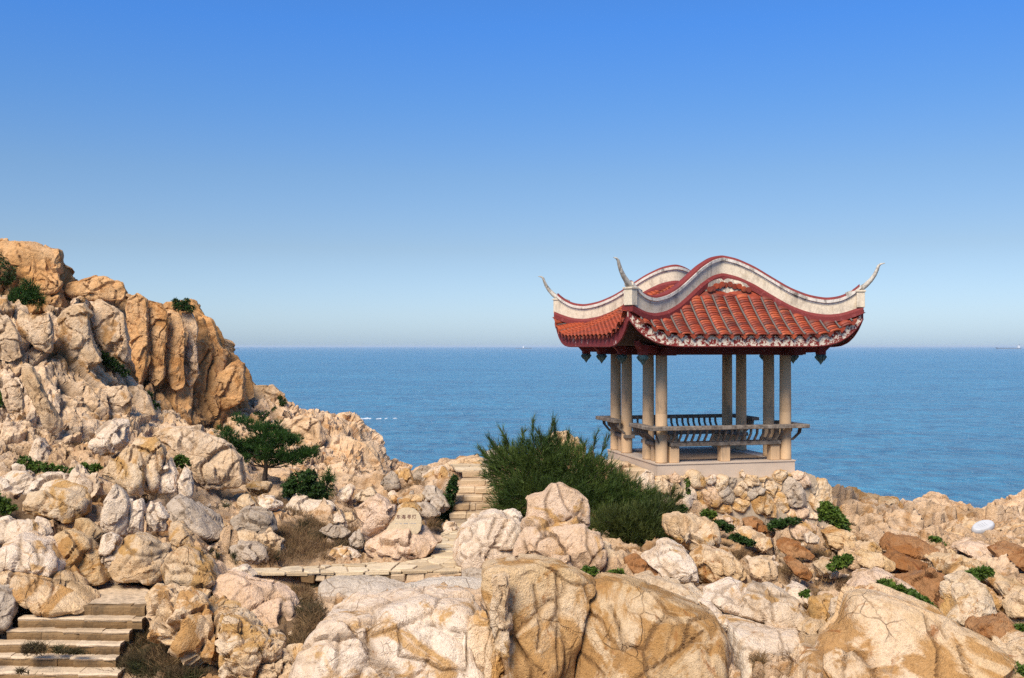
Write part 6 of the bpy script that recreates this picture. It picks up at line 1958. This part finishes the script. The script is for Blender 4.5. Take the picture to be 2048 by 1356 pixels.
# the dark casuarina-like shrub beside the pavilion
def big_shrub(name, label, blobs, D, mat, n, spikes, base_px):
    o = Vector(P(base_px[0], base_px[1], D))
    e = empty(name, o); tag(e, label, 'shrub')
    X, d = in_blobs(blobs, D, n, .3)
    cx = np.array(o)
    X[:, 2] -= .22
    U = unit(d * 1.0 + unit(X - cx) * .5 + np.array((0, 0, .5)) + PR.normal(size=d.shape) * .45)
    V, F, bk = needle_sprigs(X, U, 15, .26, .17, .0075, .55)
    # long leading shoots
    sx = []
    for (px, py, dx, h, DD) in spikes:
        h *= .8; r = P(px, py + 8, DD)
        for t in np.linspace(0, 1, 9):
            sx.append((r + np.array((dx * t, 0, h * t)), unit(np.array((dx, PR.normal() * .1, h * 1.2)) + PR.normal(size=3) * .25 * h)))
    if sx:
        V2, F2, b2 = needle_sprigs(np.array([s[0] for s in sx]), np.array([s[1] for s in sx]), 13, .16, .22, .0065, .45)
        F = np.concatenate([F, F2 + len(V)]); V = np.concatenate([V, V2]); bk = np.concatenate([bk, b2])
    f = link('foliage', mesh_np('foliage', V - cx, F, False, {'blk': bk}), M[mat], e); f['kind'] = 'stuff'
    branches(o, X[PR.choice(n, 40, False)], .035, 'stem', M['bark'], e, o)
    b = MB()
    for (px, py, dx, h, DD) in spikes:
        r = Vector(P(px, py, DD)); b.tube([r - o - Vector((0, 0, .3)), r + Vector((dx * .5, 0, h * .5)) - o, r + Vector((dx, 0, h)) - o], [.012, .008, .003], 4, False)
    if spikes: b.build('shoots', M['bark'], e)['kind'] = 'stuff'
big_shrub('needle_shrub', 'large dark green needle leaved shrub between the upper stairs and the pavilion',
  [(1030,930,50,42,25.4),(1010,905,36,30,25.8),(1075,915,48,46,25.2),(1110,905,40,42,25.6),(1140,930,52,48,25.2),(1190,950,50,46,25.0),(1060,975,52,40,24.8),(1030,990,40,36,24.8),(1120,990,60,44,24.6),(1190,1010,56,48,24.4),(1235,985,46,40,24.6),(1260,1010,44,44,24.4),(1210,1060,48,36,23.8),(1290,1000,30,30,24.6),(1330,1020,22,24,24.2)],
  25.0, 'needle', 4800, [(1044,890,.02,.45,25.4),(1068,880,-.05,.55,25.2),(1098,880,.08,.6,25.3),(1108,870,.0,.42,25.5),(1186,900,.05,.5,25.6),(1200,905,.18,.5,25.6),(1000,900,-.25,.4,25.4),(980,915,-.2,.3,25.4),(1020,890,-.2,.5,25.6),(1128,890,.1,.35,25.4),(1170,905,-.05,.42,25.6),(1085,885,-.1,.4,25.2)], (1120,1050))
big_shrub('needle_shrub', 'olive green needle shrub at the right end of the dark one, below the footing',
  [(1290,1040,44,36,23.4),(1320,1015,28,26,23.6),(1260,1065,40,30,23.2),(1310,1062,30,26,23.2),(1232,1045,40,36,23.3)], 23.3, 'olive', 1500, [(1345,1000,.15,.18,23.6),(1338,990,.1,.2,23.6)], (1285,1090))

# the pine
def pine():
    D = 28.4
    o = Vector(P(530, 966, D))
    e = empty('pine_tree', o); tag(e, 'small spreading dark pine among the rocks on the left', 'tree')
    pads = [(481,842),(492,848),(507,857),(518,862),(526,864),(545,853),(537,858),(449,865),(457,873),(464,881),(474,888),(481,894),(492,897),(502,900),(495,912),(510,908),(523,900),(536,900),(546,893),(551,872),(558,866),(566,873),(572,880),(577,888),(583,884),(588,880),(562,905),(566,916),(550,914),(538,921),(577,918),(588,914),(597,912),(606,908),(613,906),(622,914),(585,926),(560,926),(520,918),(512,880),(525,880),(478,908),(486,918),(600,922),(622,903),(515,890),(540,880),(530,912),(554,890),(498,888)]
    C, U, tips = [], [], []
    for px, py in pads:
        DD = D + random.uniform(-.55, .5)
        c = P(px, py, DD); tips.append(c)
        for k in range(40):
            d = unit(PR.normal(size=3)) * np.array((.26, .26, .14)) * PR.uniform(.3, 1.1)
            C.append(c + d); U.append(unit(np.array((0, 0, .9)) + d * 3.0 + PR.normal(size=3) * .25))
    V, F, bk = needle_sprigs(np.array(C), np.array(U), 16, .06, .13, .006, .75)
    f = link('crown', mesh_np('crown', V - np.array(o), F, False, {'blk': bk}), M['pine'], e); f['kind'] = 'stuff'
    b = MB()
    tr = [Vector(P(*q)) - o for q in ((530,972,D),(530,952,D),(532,935,D),(531,915,D),(528,895,D),(524,872,D),(515,858,D))]
    b.tube(tr, [.085, .07, .06, .05, .04, .03, .015], 8)
    b.build('trunk', M['bark'], e, smooth=True)
    for t in tips[::2]:
        t = Vector(t) - o
        s = tr[2 + min(3, max(0, int((t.z - tr[2].z) / .35)))]
        m = s.lerp(t, .55) + Vector((0, 0, -.06))
        b = MB(); b.tube([s, m, t], [.028, .018, .007], 5, False); b.build('limb', M['bark'], e, smooth=True)
pine()

# grass and weeds: masses of blades
def grass(name, spots, n, mat, h, label=None, w=.006, lean=.75, lift=-.04):
    """spots: (column, row, half width, half height) on the ground"""
    ar = np.array([s[2] * s[3] for s in spots], float)
    k = PR.choice(len(spots), n, p=ar / ar.sum())
    B = []
    for i in k:
        s = spots[i]
        a = PR.uniform(0, 2 * math.pi); r = abs(PR.normal()) * .55
        px, py = s[0] + s[2] * r * math.cos(a), s[1] + s[3] * r * math.sin(a)
        D = s[4] if len(s) > 4 else hit(px, py)
        B.append(P(px, py, D))
    B = np.array(B); B[:, 2] += lift
    clump = fbm(B * np.array((1.7, 1.7, 1.7)), 3, 2)
    keep = clump > -.35
    B = B[keep]; n = len(B); clump = clump[keep]
    d = unit(np.stack([PR.normal(size=n) * lean, PR.normal(size=n) * lean, np.ones(n)], 1))
    d2 = unit(d + np.stack([PR.normal(size=n) * lean, PR.normal(size=n) * lean, np.full(n, -.1)], 1))
    L = (h * PR.uniform(.45, 1.3, n) * (1 + .5 * clump))[:, None]
    wv = unit(np.cross(d, PR.normal(size=d.shape))) * w
    V = np.stack([B - wv, B + wv, B + d * L * .55 + wv * .7, B + d * L * .55 - wv * .7, B + d * L * .55 + d2 * L * .45], 1).reshape(-1, 3)
    q = np.arange(n)[:, None] * 5
    F = np.concatenate([q + np.array([[0, 1, 2]]), q + np.array([[0, 2, 3]]), q + np.array([[3, 2, 4]])])
    o = link(name, mesh_np(name, V, F, False, {'blk': np.repeat(PR.random(n), 5)}), M[mat]); tag(o, label, kind='stuff')
grass('dry_grass', [(600,1015,50,24),(640,1050,60,26),(600,1090,60,30),(690,1080,45,30),(560,1070,40,30),(530,1110,30,20),(650,1100,40,22)], 15000, 'drygrass', .20)
grass('green_grass', [(660,1030,36,14),(690,1092,40,18),(610,1050,40,16),(640,1075,50,16),(560,1095,30,16)], 4500, 'weed', .18)
grass('weeds', [(285,1270,44,30),(310,1310,50,36),(350,1345,50,20),(270,1330,34,24),(300,1240,24,18)], 13000, 'weed', .24)
grass('dry_grass', [(300,1290,50,44),(350,1330,50,26)], 4500, 'drygrass', .26)
grass('weeds', [(60,1212,30,18),(35,1240,34,16),(90,1230,14,10)], 4000, 'weed', .18)
grass('weeds', [(20,1296,44,9,16.9),(70,1298,20,7,17.0),(120,1300,14,4,17.1)], 2400, 'weed', .12)
grass('weeds', [(20,1330,36,10,16.5)], 1500, 'weed', .13)
grass('dry_grass', [(610,1190,26,24),(620,1250,24,40),(600,1300,24,40),(590,1170,24,14),(612,1330,20,24)], 7500, 'drygrass', .20)
grass('weeds', [(610,1175,34,18),(620,1230,26,30),(604,1290,20,30)], 3500, 'weed', .18)
grass('dry_grass', [(1450,1092,24,9),(1480,1108,30,10),(1440,1135,18,14),(1520,1130,30,10),(1580,1140,26,10),(1640,1110,30,8)], 4500, 'drygrass', .12)
grass('weeds', [(1440,1085,24,8),(1500,1080,30,6),(1560,1050,40,8),(1400,1062,24,8),(1380,1040,24,8),(1440,1032,20,8)], 3500, 'weed', .12)
grass('dry_grass', [(1480,1254,28,12),(1470,1262,14,8)], 1800, 'weed', .16)
grass('dry_grass', [(1366,1178,24,10),(1390,1184,14,7)], 1200, 'drygrass', .14)
grass('dry_grass', [(1596,1322,22,14),(1520,1326,12,12)], 1500, 'drygrass', .22)
grass('dry_grass', [(880,1046,24,14),(860,1022,14,10),(900,1060,14,10),(830,975,20,8)], 2600, 'drygrass', .15)
grass('weeds', [(886,1050,20,14),(896,1010,14,30)], 2000, 'weed', .16)
grass('weeds', [(270,1166,24,8),(285,1172,10,8),(295,1178,8,10)], 1400, 'weed', .12)
grass('dry_grass', [(390,1188,26,10),(420,1196,18,8)], 1400, 'drygrass', .14)
grass('dry_grass', [(1860,1128,16,12),(1840,1140,10,10)], 900, 'drygrass', .14)
grass('dry_grass', [(60,905,40,8),(150,890,50,10),(210,905,30,6)], 1500, 'drygrass', .12)
grass('dry_grass', [(1740,1200,30,8),(1690,1160,20,8),(1640,1190,16,10)], 1200, 'drygrass', .12)

_r = random.Random(4)
def tufts(region, k, s0, s1):
    out = []
    for _ in range(k):
        out.append((_r.uniform(region[0], region[2]), _r.uniform(region[1], region[3]), _r.uniform(s0, s1) * 1.6, _r.uniform(s0, s1) * .7))
    return out
grass('dry_grass', tufts((1340, 1060, 1720, 1180), 30, 5, 13), 3600, 'drygrass', .13)
grass('weeds', tufts((1340, 1040, 1720, 1160), 22, 4, 11), 2400, 'weed', .11)
grass('dry_grass', tufts((1720, 1080, 2040, 1300), 24, 5, 13), 2400, 'drygrass', .13)
grass('dry_grass', tufts((0, 880, 420, 1080), 26, 4, 12), 2600, 'drygrass', .13)
grass('dry_grass', tufts((660, 950, 900, 1060), 20, 5, 12), 2400, 'drygrass', .14)
grass('weeds', tufts((420, 1000, 620, 1130), 18, 5, 12), 2200, 'weed', .14)
grass('weeds', [(10,1302,60,7,16.9),(60,1296,30,6,17.0),(20,1338,50,8,16.5),(150,1303,30,3,17.0)], 3200, 'weed', .13)

# ------------------------------------------------------------------ sea haze: one closed box of thin air
hz = MB(); hz.box(-46000, 46000, -3500, 46500, -1.0, CAMZ + 9.0)
hm = bpy.data.materials.new('haze_air'); hm.use_nodes = True
hn = hm.node_tree; hn.nodes.clear()
ho = hn.nodes.new('ShaderNodeOutputMaterial'); hv = hn.nodes.new('ShaderNodeVolumePrincipled')
hv.inputs['Color'].default_value = (0.75, 0.88, 1.0, 1)
hv.inputs['Density'].default_value = 0.000055
hv.inputs['Anisotropy'].default_value = 0.0
hn.links.new(hv.outputs[0], ho.inputs['Volume'])
ho_ = hz.build('haze', hm); ho_['kind'] = 'stuff'
